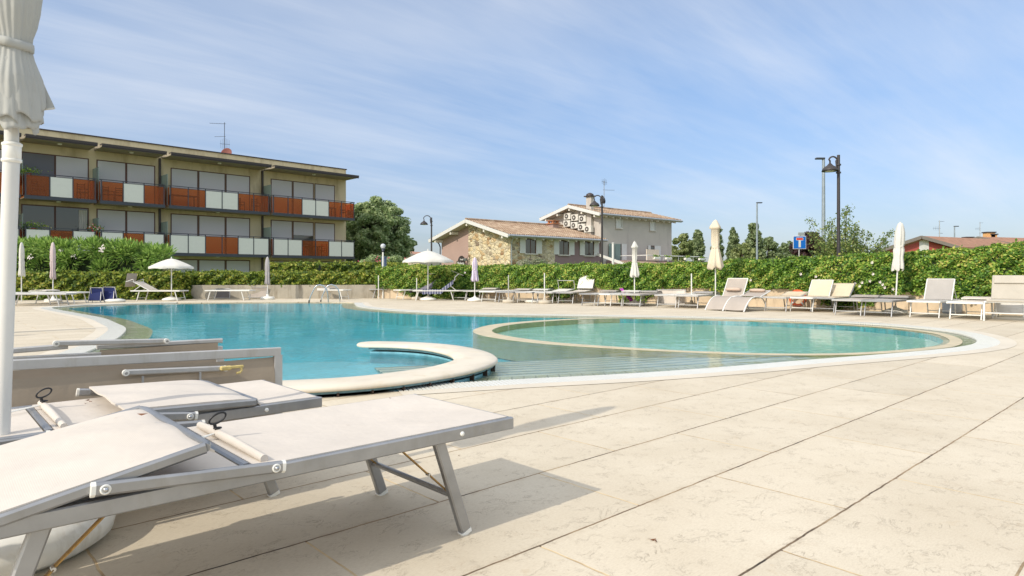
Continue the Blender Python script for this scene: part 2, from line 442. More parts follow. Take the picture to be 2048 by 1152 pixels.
# deck edge: at grate where there is one, else at the pool edge
edge = [outer[i] if inpool(i) else pool[i] for i in range(len(pool))]
poly_holes(mb, [DKO, edge], 0)
n = len(edge)
mb.add([(p.x, p.y, 0) for p in edge] + [(p.x, p.y, -.09) for p in edge], [(i, n + i, n + (i + 1) % n, (i + 1) % n) for i in range(n)])
struct(mb.build('pool_deck', DECK))
m_ = MB(); A_ = [offset(pool, -(gw + .008), True)[i] for i in range(n)]; B_ = offset(pool, -(gw + .2), True)
for i in range(n):
    j = (i + 1) % n
    if inpool(i) and inpool(j) and not (pool[i].x > -.6 and pool[i].y > 15.6):
        m_.add([(A_[i].x, A_[i].y, .004), (B_[i].x, B_[i].y, .004), (B_[j].x, B_[j].y, .004), (A_[j].x, A_[j].y, .004)], [(0, 1, 2, 3)])
struct(m_.build('paving_margin', MARGIN))
# terrain out to the horizon
mb = MB(); poly_holes(mb, [[(-900, -200), (900, -200), (900, 1500), (-900, 1500)], DKO], -.03)
GRASS = mat('grass_ground', (96, 112, 58), .9, var=.3, scale=1.5)
struct(mb.build('ground', GRASS))
# gutter with slatted grate
mb = MB(); gb = MB(); gb2 = MB(); idx_far = idx_near((-9, 23.4))
acc = 0
for i in range(n):
    j = (i + 1) % n
    if not (inpool(i) and inpool(j)): continue
    a, b = pool[i], pool[j]; ao, bo = outer[i], outer[j]
    (gb if i < idx_far else gb2).add([(a.x, a.y, -.03), (ao.x, ao.y, -.03), (bo.x, bo.y, -.03), (b.x, b.y, -.03)], [(0, 1, 2, 3)])
    k = max(1, int((b - a).length / .036))
    for q in range(k):
        t0, t1 = (q + .12) / k, (q + .84) / k
        c = [a.lerp(b, t0), ao.lerp(bo, t0), ao.lerp(bo, t1), a.lerp(b, t1)]
        mb.add([(p.x, p.y, -.02) for p in c] + [(p.x, p.y, .004) for p in c], [(4, 5, 6, 7), (0, 1, 5, 4), (2, 3, 7, 6), (1, 2, 6, 5), (3, 0, 4, 7)])
gt = mb.build('gutter_grate', GRATE); tag(gt, 'white slatted overflow grate running round the pool edge', 'grate')
gb.build('gutter_bed', GBED, gt); gb2.build('gutter_bed', GBED, gt)
# basin
rim = offset(pool, lambda t: .42, True)
mb = MB(); strip(mb, rim, pool, -.04, -.034, True); strip(mb, pool, pool, -.034, -.0301, True)
basin = struct(mb.build('pool_rim', RIMT))
mb = MB(); strip(mb, rim, rim, -.34, -.04, True); poly_holes(mb, [rim], -.34)
struct(mb.build('pool_basin', POOLB))
wcurve = catmull([(6.0, 9.02), (5.0, 8.48), (4.2, 8.22), (3.3, 8.2), (2.4, 8.45), (1.52, 8.85), (.57, 9.44), (-.06, 10.1), (-.55, 10.95), (-.7, 11.86), (-.5, 12.9), (-.05, 13.7), (.6, 14.35), (1.5, 14.95), (2.7, 15.28), (4.4, 14.82), (5.95, 14.02), (7.1, 12.85), (7.42, 11.5), (7.15, 10.5), (6.63, 9.62)], True, .15)
wout = wcurve
def woff(sg):
    q = offset(wcurve, sg, True); return [p + (a - p) * (.16 + .18 * max(0, min(1, (2.2 - p.x) / 2.6))) for p, a in zip(wcurve, q)]
win = woff(1)
mb = MB()
wout_, win_ = (wout, win)
# travel is clockwise-ish? make sure 'inside' is inside
cx = sum(p.x for p in wcurve) / len(wcurve); cy = sum(p.y for p in wcurve) / len(wcurve)
if (win[10] - Vector((cx, cy))).length > (wcurve[10] - Vector((cx, cy))).length: win_ = woff(-1)
strip(mb, wout, win_, -.019, -.019, True); strip(mb, wout, wout, -.33, -.019, True); strip(mb, win_, win_, -.14, -.019, True)
struct(mb.build('pool_divider', mat('wet_divider_stone', (196, 182, 150), .5, var=.15, scale=4)))
mb = MB(); poly_holes(mb, [[(p.x, p.y) for p in win_]], -.13); struct(mb.build('pool_shallow_floor', POOLL))
# beach steps between the whirl seat and the shallow pool
i0, i1 = idx_near((-.95, 5.8)), idx_near((3.7, 7.68))
seg = [pool[i % n] for i in (range(i0, i1 + 1) if i1 > i0 else range(i0, i1 + n + 1))]
mb = MB(); nb = MB()
for k in range(7):
    d0, d1 = .30 + .27 * k, .30 + .27 * (k + 1); z = -.04 - .016 * k
    fall = lambda d: offset(seg, d, False)
    A1, B1 = fall(d0 if k else .0), fall(d1)
    strip(mb, B1, A1, z, z); strip(mb, B1, B1, z - .016, z)
    strip(nb, offset(seg, d1 - .002, False), offset(seg, d1 - .04, False), z + .003, z + .003)
so = struct(mb.build('pool_steps', STEPT))
sm = catmull([(-.62, 7.9), (-1.0, 8.22), (-1.5, 8.45), (-2.6, 8.5), (-3.6, 8.0), (-4.3, 6.9), (-3.5, 6.1), (-2.6, 5.75), (-1.6, 5.75), (-.9, 6.15), (-.55, 6.9)], True, .2)
fm = MB(); poly_holes(fm, [[(p.x, p.y) for p in sm][::-1]], -.15); struct(fm.build('whirl_floor', tile_mat('bright_turquoise_mosaic', (150, 226, 236), .06, .08, (190, 235, 240)))); struct(nb.build('step_nosing', NOSE, so))
# water sheet
mb = MB(); poly_holes(mb, [pool], WL); struct(mb.build('pool_water', WATER))
# foam streaks of the jets are part of the water; whirl-seat wall with its stone coping
CL = catmull([(-1.80, 8.58), (-1.36, 8.48), (-.93, 8.20), (-.60, 7.74), (-.42, 7.25), (-.40, 6.8), (-.58, 6.3), (-.87, 5.92), (-1.2, 5.62), (-1.6, 5.42), (-2.1, 5.3), (-2.7, 5.32), (-3.4, 5.5)], False, .06)
prof = [(-.225, .050), (-.236, .060), (-.234, .078), (-.218, .092), (-.1, .098), (.1, .098), (.218, .092), (.234, .078), (.236, .060), (.225, .050)]
def sweep(mb, line, prof, smooth=True):
    off = [[offset(line, x, False)[i] for i in range(len(line))] for x, z in prof]
    m = len(prof); L = len(line)
    vs = [(off[k][i].x, off[k][i].y, prof[k][1]) for i in range(L) for k in range(m)]
    fs = [(i * m + k, (i + 1) * m + k, (i + 1) * m + (k + 1) % m, i * m + (k + 1) % m) for i in range(L - 1) for k in range(m)]
    mb.add(vs, fs, smooth); mb.add(vs[:m], [tuple(range(m))]); mb.add(vs[-m:], [tuple(range(m))[::-1]])
ring = thing('whirl_seat_wall', 'curved pale stone coping of the whirl seat curling into the pool', 'pool seat wall', (0, 0, 0))
mb = MB(); sweep(mb, CL, prof)
# rounded nose
t0 = (CL[0] - CL[1]).normalized(); c0 = CL[0]
vs = []; q = 10
for k, (x, z) in enumerate(prof[:5] + [(0, .098)]):
    for a in range(q + 1):
        an = PI * a / q; r = abs(x)
        nrm = Vector((-t0.y, t0.x)); pnt = c0 + nrm * (r * math.cos(an)) + t0 * (r * math.sin(an)); vs.append((pnt.x, pnt.y, z))
mb.add(vs, [(k * (q + 1) + a, k * (q + 1) + a + 1, (k + 1) * (q + 1) + a + 1, (k + 1) * (q + 1) + a) for k in range(5) for a in range(q)], True)
mb.build('coping', COPING, ring)
mb = MB(); sweep(mb, CL, [(-.17, -.6), (-.17, .0), (.17, .0), (.17, -.6)], False); mb.build('wall', mat('blue_tile_wall', (120, 176, 190), .3, var=.25, scale=9), ring)
mb = MB()
L = 0; acc = 0
for i in range(int(len(CL) * .35), len(CL) - 4, 4):            # dark blocks painted as the shade in the gaps under the coping
    t = (CL[i + 1] - CL[i]).normalized(); nn = Vector((-t.y, t.x))
    for sgn in (1,):
        p = CL[i] + nn * .19 * sgn; mb.bar((p.x, p.y, .004), (p.x + t.x * .016, p.y + t.y * .016, .004), .05, .06)
mb.build('gap_shade_block', mat('gap_shade_brown', (60, 44, 34), .6), ring)
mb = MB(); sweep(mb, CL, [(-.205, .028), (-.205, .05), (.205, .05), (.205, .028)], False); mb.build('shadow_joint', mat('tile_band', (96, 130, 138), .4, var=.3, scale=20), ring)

# ------------------------------------------------------------------ loungers (generic)
def lounger_parts(root, spec):
    """x: foot 0 -> head, y sideways, z up"""
    fr, sl = spec['frame'], spec['sling']
    w = spec.get('w', .64) / 2; L = spec.get('L', 1.88); h = spec.get('h', .37); hx = spec.get('hinge', 1.15); ba = R(spec.get('back', 0))
    mb = MB()
    for s in (-1, 1): mb.bar((0, s * w, h), (L if not spec.get('short') else hx + .1, s * w, h), .03, .045, r=.006)
    mb.bar((0, -w + .015, h), (0, w - .015, h), .03, .045, r=.006)
    if not spec.get('short'): mb.bar((L, -w + .015, h), (L, w - .015, h), .03, .045, r=.006)
    mb.bar((hx, -w + .015, h - .01), (hx, w - .015, h - .01), .03, .03)
    mb.build('frame', fr, root)
    mb = MB(); wi = w - .018
    mb.slab(lambda a, b: (.02 + a * (hx - .03), -wi + 2 * wi * b, h + .018 - .02 * math.sin(PI * b) * math.sin(PI * a)), 8, 6, .006)
    mb.build('seat_sling', sl, root)
    bl = L - hx - .03
    bx = lambda d, off=0: (hx + .02 + d * math.cos(ba) - off * math.sin(ba), h + .012 + d * math.sin(ba) + off * math.cos(ba))
    mb = MB()
    for s in (-1, 1):
        a, b = bx(0), bx(bl); mb.bar((a[0], s * (w - .035), a[1]), (b[0], s * (w - .035), b[1]), .028, .03, r=.006)
    b = bx(bl); mb.bar((b[0], -w + .04, b[1]), (b[0], w - .04, b[1]), .028, .03)
    if ba > .2:            # prop struts behind
        m1 = bx(bl * .55)
        for s in (-1, 1): mb.bar((m1[0], s * (w - .02), m1[1]), (min(L, m1[0] + .28), s * (w - .02), h), .012, .02)
    bf = mb.build('back_frame', fr, root)
    mb = MB(); wb = w - .05
    def bs(a, b):
        x, z = bx(.01 + a * (bl - .02), .016 - .02 * math.sin(PI * b) * math.sin(PI * a)); return (x, -wb + 2 * wb * b, z)
    mb.slab(bs, 8, 6, .006); mb.build('back_sling', sl, root)
    sp = spec.get('splay', .1)
    for xt, xb in ((.2, .2 - sp), (L - .32, L - .32 + sp)):
        for s in (-1, 1):
            mb = MB(); mb.bar((xt, s * (w - .032), h - .02), (xb, s * (w - .032), 0), .022, .035, up=(1, 0, 0), r=.005); mb.build('leg', fr, root)
        mb = MB(); xx = xt + (xb - xt) * .72; mb.bar((xx, -w + .04, h * .28), (xx, w - .04, h * .28), .02, .02); mb.build('stretcher', fr, root)
    cp = spec.get('canopy')
    if cp == 'flat':
        x0 = L - .62; mb = MB()
        for s in (-1, 1): mb.bar((x0 + .02, s * (w - .01), h + .06), (L + .02, s * (w - .01), h + .05), .02, .025)
        mb.bar((x0 + .02, -w, h + .06), (x0 + .02, w, h + .06), .02, .025); mb.build('canopy_frame', fr, root)
        mb = MB(); mb.slab(lambda a, b: (x0 + .6 * a, -w + .02 + (2 * w - .04) * b, h + .08 + .02 * math.sin(PI * a)), 6, 4, .01); mb.build('canopy', spec.get('csl', sl), root)
    elif cp == 'up':
        x, z = bx(bl * .95); ca = R(spec.get('cang', 20)); mb = MB()
        x1, z1 = x + spec.get('cdx', .12), z + spec.get('ch', .32)
        for s in (-1, 1): mb.tube([(x, s * (w - .01), z), (x + .02, s * w, z + .12), (x1, s * w, z1)], .012, 6)
        mb.bar((x1, -w, z1), (x1, w, z1), .02, .02); mb.build('canopy_frame', fr, root)
        if spec.get('cpanel', 1):
            mb = MB(); mb.slab(lambda a, b: (x1 + (a - .6) * .5 * math.cos(ca), -w + 2 * w * b, z1 + .02 + (a - .6) * .5 * math.sin(ca)), 5, 4, .012); mb.build('canopy', spec.get('csl', sl), root)
    tw = spec.get('towel')
    if tw:
        mb = MB(); ww = w + .012
        def tz(x):
            if x < hx: return x, h + .036
            d = x - hx; q = bx(d, .035); return q[0], q[1]
        def tfn(a, b):
            x, z = tz(spec.get('t0', .1) + a * (L - .1 - spec.get('t0', .1)))
            if b < .2: return (x, -ww, z - .16 * (1 - b / .2) - .015 * math.sin(a * 37))
            if b > .8: return (x, ww, z - .16 * ((b - .8) / .2) - .015 * math.sin(a * 31))
            return (x, -ww + 2 * ww * (b - .2) / .6, z + .004 * math.sin(a * 20 + b * 9))
        mb.grid(tfn, 24, 15); o = mb.build('draped_towel', tw, root)
    return root
PROTO = {}
def lounger(px, py, hd, label, group='sun loungers lined up along the hedge wall', name='sun_lounger', lf=None, **spec):
    """foot end centre stands at the surveyed point; hd = heading towards the head end"""
    spec.setdefault('frame', ALUW); spec.setdefault('sling', SLWHITE)
    key = repr(sorted((k, v.name if hasattr(v, 'name') else v) for k, v in spec.items()))
    p = at(px, py) if lf is None else Vector((lf[0], lf[1], 0)); h = Vector(hd).normalized(); a = math.atan2(h.y, h.x)
    if key in PROTO: r = copy_tree(PROTO[key])
    else:
        r = thing(name, label, 'sun lounger'); lounger_parts(r, spec); PROTO[key] = r
    r.location = p - Vector((h.x * .12, h.y * .12, 0)); r.rotation_euler = (0, 0, a)
    tag(r, label, 'sun lounger', group); return r
HR = (.72, .69); HM = (.6, .8); HN = (.5, .87)
# right hand group, nearest first
lounger(1696, 631, HR, 'flat lounger with pinkish folded sunshade, just right of the straw coloured backrests', frame=ALUW, sling=SLTAUPE, canopy='flat')
lounger(1756, 633.5, HR, 'silver flat lounger with brown edged sunshade, in front of the leaning parasol base', frame=ALU, sling=SLGREY, canopy='flat', csl=SLTAUPE)
lounger(1849, 635.5, HR, 'lounger with raised light grey mesh backrest and white rails, right of the leaning parasol', sling=SLGREY, back=60, frame=WHITE, hinge=1.22, L=1.82)
lounger(1931, 639, HR, 'cream flat sun lounger between the raised grey backrest and the tall padded recliner', sling=SLING, frame=WPLAST, canopy='flat')
lounger(1551, 622.5, HR, 'leftmost straw coloured lounger with its backrest nearly flat, beside the taupe curved loungers', sling=SLYEL, back=12, L=1.6, hinge=1.05)
lounger(1603, 623.5, HR, 'straw coloured lounger with upright backrest between white rails, before the orange life ring', sling=SLYEL, back=55, hinge=1.22, L=1.8, frame=WHITE)
lounger(1645, 624.5, HR, 'straw coloured lounger with tilted backrest, rightmost of the three straw coloured ones', sling=SLYEL, back=40, hinge=1.22, L=1.8, frame=ALU)
# middle
lounger(1226.5, 612.5, HM, 'white flat sun lounger in front of the magenta towel', sling=SLWHITE, canopy='flat')
lounger(1263, 613.5, HM, 'taupe flat sun lounger beside the slim white closed parasol', sling=SLTAUPE, canopy='flat', csl=SLGREY)
lounger(1333, 615.5, HM, 'white flat sun lounger in front of the lounger propped on its side', sling=SLWHITE)
lounger(1376, 617, HM, 'white lounger with dark folded cloth on its head end, left of the tall cream parasol', sling=SLWHITE, canopy='flat', csl=CANVASG)
lounger(1180, 611.5, HM, 'silver sun lounger lying flat just left of the white one by the magenta towel', sling=SLTAUPE, frame=ALU, canopy='flat')
lounger(1205, 612, HM, 'white sun lounger wedged between two others left of the magenta towel', sling=SLWHITE, frame=WHITE)
lounger(1131, 607.5, HN, 'lounger with a white fan shaped sunshade standing up at its head end', sling=SLING, frame=ALU, back=4, canopy='up', cang=62, cdx=.05, csl=SLWHITE, w=.6)
lounger(1090, 607, HN, 'pale slatted lounger with bare upright sunshade frame, left of the fan shaped shade', sling=SLWHITE, frame=ALUW, back=6, canopy='up', cpanel=0, cdx=-.06)
lounger(1050, 606, HN, 'white flat lounger left of the bare sunshade frame with dark stand beneath', sling=SLWHITE, canopy='flat')
lounger(1012, 605.5, HN, 'silver flat lounger with thin grey sling near the middle of the hedge', sling=SLGREY, frame=ALU, canopy='flat', csl=SLING)
lounger(977, 604, HN, 'white lounger with yellow plastic joints right of the purple striped parasol', sling=SLWHITE, frame=WHITE)
lounger(945, 602, HN, 'second flat lounger right of the navy towel, beside the purple striped parasol', sling=SLING, canopy='flat')
lounger(918, 600.5, HN, 'flat lounger nearest the navy striped towel on its right', sling=SLGREY, frame=ALUW)
lounger(833, 600.5, (.95, .1), 'reclined lounger draped in a navy striped towel with sunshade raised', group='loungers with towels under the open parasol', sling=SLWHITE, frame=WHITE, back=38, hinge=1.05, canopy='up', cang=-22, cdx=.16, ch=.24, csl=SLGREY, towel=TOWEL, t0=.35, L=1.75)
lounger(800, 599, (.8, .6), 'reclined lounger with a plain grey towel and sunshade bar, behind the striped towel', group='loungers with towels under the open parasol', sling=SLWHITE, frame=WHITE, back=38, hinge=1.1, canopy='up', cang=3, cdx=.05, ch=.24, csl=SLGREY, towel=TOWELG, t0=.7, L=1.8)
lounger(745, 596.5, (.9, .3), 'cream lounger lying flat right of the grey concrete wall, beside the globe lamp post', sling=SLING, frame=ALUW)
# far side, left
GL = 'loungers on the far left side of the pool'
lounger(423, 600, (1, .02), 'white lounger in front of the grey concrete wall beside the folded beige bed', GL, sling=SLWHITE, frame=WHITE, L=1.7)
lounger(362, 601, (-1, .03), 'white lounger with raised beige mesh back facing right under the small open parasol', GL, sling=SLING, frame=WHITE, back=28, hinge=1.15, canopy='up', cdx=.3, ch=.02, cang=-80, csl=SLTAUPE)
lounger(160, 606.5, (-1, .06), 'white lounger lying flat left of the navy folded beds', GL, sling=SLWHITE, frame=WHITE, L=1.7, canopy='flat', csl=SLING)
lounger(112, 608.5, (-1, .0), 'white lounger in the nearer row at the far left', GL, sling=SLWHITE, frame=ALUW)
lounger(22, 611.5, (1, .15), 'leftmost flat white lounger partly hidden behind the big parasol pole', GL, sling=SLWHITE, frame=ALUW)
lounger(690, 598.5, (-.9, .4), 'small stacked lounger behind the pool ladder', GL, sling=SLGREY, frame=WHITE, L=1.3, hinge=.7, w=.5, canopy='flat', csl=SLTAUPE)

# curved taupe loungers
def curved(px, py, label, back):
    p = at(px, py); a = math.atan2(.69, .72)
    r = thing('curved_lounger', label, 'sun lounger', (p.x, p.y, 0), a, 'taupe curved loungers')
    w = .30
    arc = [(0, .0), (.12, .14), (.27, .27), (.45, .36), (.65, .39), (.85, .375), (1.02, .35)]
    leg2 = [(1.02, .35), (1.16, .28), (1.27, .15), (1.32, 0)]
    ba = R(back); hx, hz = .98, .365
    bk = [(hx + d * math.cos(ba), hz + d * math.sin(ba)) for d in (0, .2, .4, .6)]
    if back < 30: bk = [(x, z + .02) for x, z in bk]
    mb = MB()
    for s in (-1, 1):
        mb.tube([(x, s * w, z) for x, z in arc], .019, 8); mb.tube([(x, s * w, z) for x, z in bk], .017, 8)
    mb.tube([(bk[-1][0], -w, bk[-1][1]), (bk[-1][0], w, bk[-1][1])], .015, 6)
    mb.build('frame', WHITE, r)
    for s in (-1, 1):
        mb = MB(); mb.tube([(x, s * w, z) for x, z in leg2], .017, 8); mb.build('leg', WHITE, r)
    mb = MB(); mb.tube([(1.3, -w, .07), (1.3, w, .07)], .012, 6); mb.build('stretcher', WHITE, r)
    def along(pts, t):
        k = t * (len(pts) - 1); i = min(int(k), len(pts) - 2); f = k - i
        return pts[i][0] * (1 - f) + pts[i + 1][0] * f, pts[i][1] * (1 - f) + pts[i + 1][1] * f
    mb = MB(); mb.slab(lambda a_, b: (along(arc, .06 + .94 * a_)[0], -w + .02 + (2 * w - .04) * b, along(arc, .06 + .94 * a_)[1] - .012 * math.sin(PI * b)), 14, 4, .006); mb.build('seat_sling', SLTAUPE, r)
    mb = MB(); mb.slab(lambda a_, b: (along(bk, a_)[0], -w + .02 + (2 * w - .04) * b, along(bk, a_)[1] + .01), 4, 4, .008); mb.build('back_sling', SLTAUPE, r)
    q = along(bk, .3 if back > 30 else .75); c, s_ = math.cos(ba), math.sin(ba)
    mb = MB()
    mb.lathe([(0, -.2), (.04, -.19), (.05, -.1), (.05, .1), (.04, .19), (0, .2)], 12)
    mb.tf(Matrix.Translation((q[0] - .05 * s_, 0, q[1] + .05)) @ Matrix.Rotation(PI / 2, 4, 'X') @ Matrix.Diagonal((1.7, 1, 1.1, 1)))
    mb.build('head_cushion', fabric('beige_cushion', (206, 184, 166)) if 'beige_cushion' not in MATS else MATS['beige_cushion'], r)
    if back > 30:
        mb = MB()
        for s in (-1, 1): mb.bar((bk[1][0], s * w, bk[1][1]), (1.22, s * w, .2), .012, .02)
        mb.build('prop_bar', WHITE, r)
curved(1430, 621.5, 'taupe curved lounger with its backrest raised steeply, in front of the tall cream parasol', 58)
curved(1466, 623.5, 'taupe curved lounger with its backrest lowered flat, right of the raised one', 14)

# padded recliner at the right edge
p = at(2010, 643); r = thing('padded_recliner', 'white framed recliner with tall padded off white backrest at the right edge', 'sun lounger', (p.x, p.y, 0), math.atan2(.72, .69))
w = .36; mb = MB(); h = .4
mb.tube([(-.02, w, 0), (0, w, h * .85), (.06, w, h), (1.2, w, h)], .02, 8); mb.tube([(-.02, -w, 0), (0, -w, h * .85), (.06, -w, h), (1.2, -w, h)], .02, 8)
mb.tube([(.0, -w, h * .42), (.0, w, h * .42)], .014, 6); mb.tube([(.05, -w, h), (.05, w, h)], .016, 6)
mb.build('frame', WHITE, r)
for s in (-1, 1):
    mb = MB(); mb.tube([(1.0, s * w, h), (1.15, s * w, 0)], .018, 8); mb.build('leg', WHITE, r)
mb = MB(); PADF = fabric('ivory_pad', (192, 185, 172)); mb.rbox((.02, -w + .03, h + .005), (.85, w - .03, h + .05), .018); mb.build('seat_pad', PADF, r)
mb = MB(); mb.rbox((0, -w + .02, 0), (.05, w - .02, .56), .02); mb.tf(Matrix.Translation((.75, 0, h + .05)) @ Matrix.Rotation(R(20), 4, 'Y')); mb.build('back_pad', PADF, r)
mb = MB(); mb.rbox((-.04, -w + .06, .36), (.0, w - .06, .54), .018); mb.tf(Matrix.Translation((.75, 0, h + .05)) @ Matrix.Rotation(R(20), 4, 'Y')); mb.build('headrest', PADF, r)
# folded beds standing on edge: a frame pair with cloth
def folded(px, py, hd, w, h, cloth, frame, label, name='folded_lounger', lean=.12, group=None, panels=2):
    p = at(px, py); a = math.atan2(hd[1], hd[0]); r = thing(name, label, 'folded lounger', (p.x, p.y, 0), a, group)
    for k in range(panels):
        yo = .16 * k; ln = lean * (1 if k == 0 else -1); x0 = .06 * k
        for s in (0, 1):
            pass
        mb = MB()
        b0, b1 = Vector((x0, yo, 0)), Vector((x0 + w, yo, 0)); t0_, t1_ = Vector((x0 + .02, yo + ln, h)), Vector((x0 + w - .02, yo + ln, h))
        mb.tube([b0, t0_, t1_, b1], .014, 6); mb.tube([b0.lerp(t0_, .12), b1.lerp(t1_, .12)], .011, 6)
        mb.build('frame', frame, r)
        mb = MB(); mb.grid(lambda u, v: b0.lerp(b1, .03 + .94 * u).lerp(t0_.lerp(t1_, .03 + .94 * u), .14 + .84 * v) + Vector((0, .012 * math.sin(PI * u), 0)), 6, 6)
        mb.grid(lambda u, v: b0.lerp(b1, .97 - .94 * u).lerp(t0_.lerp(t1_, .97 - .94 * u), .14 + .84 * v) + Vector((0, .004 + .012 * math.sin(PI * u), 0)), 6, 6)
        mb.build('cloth', cloth, r)
    return r
folded(176, 605, (1, .05), .42, .52, NAVY, ALUW, 'navy blue folded lounger on the left of the blue pair, standing upright')
folded(201, 604.5, (1, -.05), .46, .54, NAVY, ALUW, 'navy blue folded lounger on the right of the blue pair, seen by its cross braces')
folded(499, 597.5, (1, 0), .68, .47, SLTAUPE, ALUW, 'folded beige brown lounger leaning on the concrete wall beside the dark closed parasol', panels=2)
folded(582, 595.5, (1, 0), .42, .46, SLWHITE, WPLAST, 'left white folded lounger leaning on the concrete wall by the short pole')
folded(602, 595.5, (1, 0), .44, .46, SLWHITE, WPLAST, 'right white folded lounger leaning on the concrete wall by the pool ladder')
folded(1312, 610, (.8, -.55), 1.0, .50, SLING, ALUW, 'tan lounger tipped on its side against the low wall behind the white flat one', lean=.02, panels=1)
folded(1988, 633, (.7, -.7), .55, .62, SLWHITE, WPLAST, 'white folded lounger standing behind the tall padded recliner', panels=2)
folded(428, 598.5, (1, 0), .62, .42, mat('dark_cloth', (92, 88, 86), .8), ALU, 'dark grey folded lounger behind the white one by the concrete wall', panels=1)

# things on and under them
def tag1(mb, name, m, label, cat, loc=(0, 0, 0), rz=0, group=None):
    o = mb.build(name, m); o.location = loc; o.rotation_euler = (0, 0, rz); return tag(o, label, cat, group)
mb = MB(); mb.slab(lambda a, b: (a * .5, b * .16, .5 - .42 * a + .02 * math.sin(b * 9 + a * 6)), 8, 5, .02)
p = at(1233, 609); tag1(mb, 'towel', MAGENTA, 'magenta towel hanging by the low wall behind the flat white loungers', 'towel', (p.x + .1, p.y, 0.03), R(-50))
mb = MB(); mb.tube([(.21 * math.cos(a), 0, .21 * math.sin(a)) for a in [2 * PI * k / 28 for k in range(28)]], .048, 10, closed=True)
p = onD(1592, 19.12); lr = thing('life_ring', 'orange life ring with white centre bands hanging on the wall below the straw coloured loungers', 'life ring', (p.x, p.y - .12, .30), math.atan2(-.72, .69))
mb.build('ring', mat('orange_foam', (214, 92, 44), .5), lr)
for k in range(4):
    a = PI / 4 + k * PI / 2; mb = MB(); mb.tube([(.21 * math.cos(a + d), 0, .21 * math.sin(a + d)) for d in (-.12, 0, .12)], .051, 10); mb.build('band', WPLAST, lr)
for px, py, lab in ((230, 604, 'round white parasol base lying empty by the navy folded beds'), (1068, 605, 'white parasol base on the deck under the slatted lounger')):
    mb = MB(); mb.lathe([(0, .0), (.3, .0), (.34, .03), (.33, .08), (.2, .12), (.06, .13), (0, .13)], 24); p = at(px, py); tag1(mb, 'parasol_base', WPLAST, lab, 'parasol base', (p.x, p.y, 0))
mb = MB(); mb.rbox((0, 0, 0), (.42, .3, .3), .03); p = at(1908, 628); tag1(mb, 'storage_box', mat('grey_box', (150, 156, 162), .6), 'grey storage box on the deck under the cream lounger by the wall', 'box', (p.x, p.y, 0), .5)
# ------------------------------------------------------------------ parasols
def pole_base(r, z1, rad=.018, base='disc', m=WHITE, lean=(0, 0), bm=WPLAST, br=.26):
    mb = MB(); mb.tube([(0, 0, .0), (lean[0] * z1, lean[1] * z1, z1)], rad, 10); mb.build('pole', m, r)
    if base:
        mb = MB(); mb.lathe([(0, .002), (br, .002), (br + .03, .03), (br + .02, .07), (br * .6, .12), (.05, .16), (.03, .2), (0, .2)] if base == 'dome' else [(0, .002), (br, .002), (br + .01, .02), (br + .01, .09), (br - .02, .11), (.06, .12), (.04, .2), (0, .2)], 24)
        mb.build('base', bm, r)
def closed_parasol(loc, z0, z1, rh, rt, m, label, lean=(0, 0), base='disc', cap=False, flare=1.0, pm=WHITE, ruffle=.28):
    r = thing('closed_parasol', label, 'parasol', loc, 0, 'closed parasols around the pool')
    pole_base(r, z1 + .03, base=base, lean=lean, m=pm)
    H = z1 - z0; N = 40; ph = random.random() * 6
    pr = [(rh * .9, 0), (rh * flare, .03), (rh * .95, .12), (rh * .8, .28), (rt * 1.15, .42), (rt * .95, .5), (rt * 1.15, .58), (rt * 1.1, .8), (rt * .8, .93), (rt * .5, 1.0), (.01, 1.01)]
    if cap: pr = [(rh * .9, 0), (rh * flare, .03), (rh * .9, .14), (rh * .7, .3), (rt * 1.0, .4), (rt * .85, .44), (rt * 1.05, .55), (rt * 1.05, .82), (rt * 1.5, .83), (rt * 1.45, .87), (rt * .9, .94), (rt * .45, 1.0), (.01, 1.01)]
    def md(rr, zz, a, i):
        f = 1 + ruffle * (1 - zz) * math.cos(7 * a + ph + zz * 1.2) + .10 * math.cos(3 * a + ph * 2)
        return rr * f, z0 + H * zz + (.03 * math.sin(4 * a + ph) * H if zz < .05 else 0)
    mb = MB(); mb.lathe(pr, N, mod=md)
    mb.v = [(x + lean[0] * z, y + lean[1] * z, z) for x, y, z in mb.v]
    mb.build('canopy', m, r)
    mb = MB(); zz = z0 + H * (.5 if not cap else .44); mb.lathe([(rt * 1.0, zz - .025), (rt * 1.08, zz), (rt * 1.0, zz + .025)], 20); mb.v = [(x + lean[0] * z, y + lean[1] * z, z) for x, y, z in mb.v]; mb.build('tie_band', m, r)
    return r
def cp(px, pby, top, hem, rh, rt, m, label, **k):
    p = at(px, pby); closed_parasol(p, zat(hem, p.y), zat(top, p.y), rh, rt, m, label, **k)
cp(43, 603, 486, 552, .09, .07, CANVAS, 'thin white closed parasol at the far left beyond the loungers', base=None)
cp(106, 604, 486, 557, .08, .075, CANVASP, 'pinkish closed parasol between the far left loungers')
cp(535, 598.8, 515, 569, .09, .075, CANVASG, 'slim grey closed parasol standing in front of the concrete wall', lean=(.0, 0))
cp(949.5, 602.5, 516, 562, .12, .08, CANVASV, 'white closed parasol with purple stripes beside the hedge', base='dome')
cp(1269, 611, 484, 553, .13, .075, CANVAS, 'slim white closed parasol with a little pointed cap in front of the hedge', base='dome', cap=True)
cp(1431, 616, 441, 537, .2, .11, CANVASC, 'tall cream closed parasol tied at the waist in front of the hedge', base='disc', cap=True, flare=1.05)
cp(1790, 627, 446, 540, .12, .1, CANVAS, 'white closed parasol leaning to the right in front of the red house', lean=(.07, .02), base='dome')
for (x, y), lab in (((-10.0, 9.7), 'closed parasol standing on the left deck, outside the picture, farther one'), ((-10.3, 8.3), 'closed parasol standing on the left deck, outside the picture, nearer one')):
    closed_parasol(Vector((x, y, 0)), 1.25, 2.5, .13, .09, CANVAS, lab)
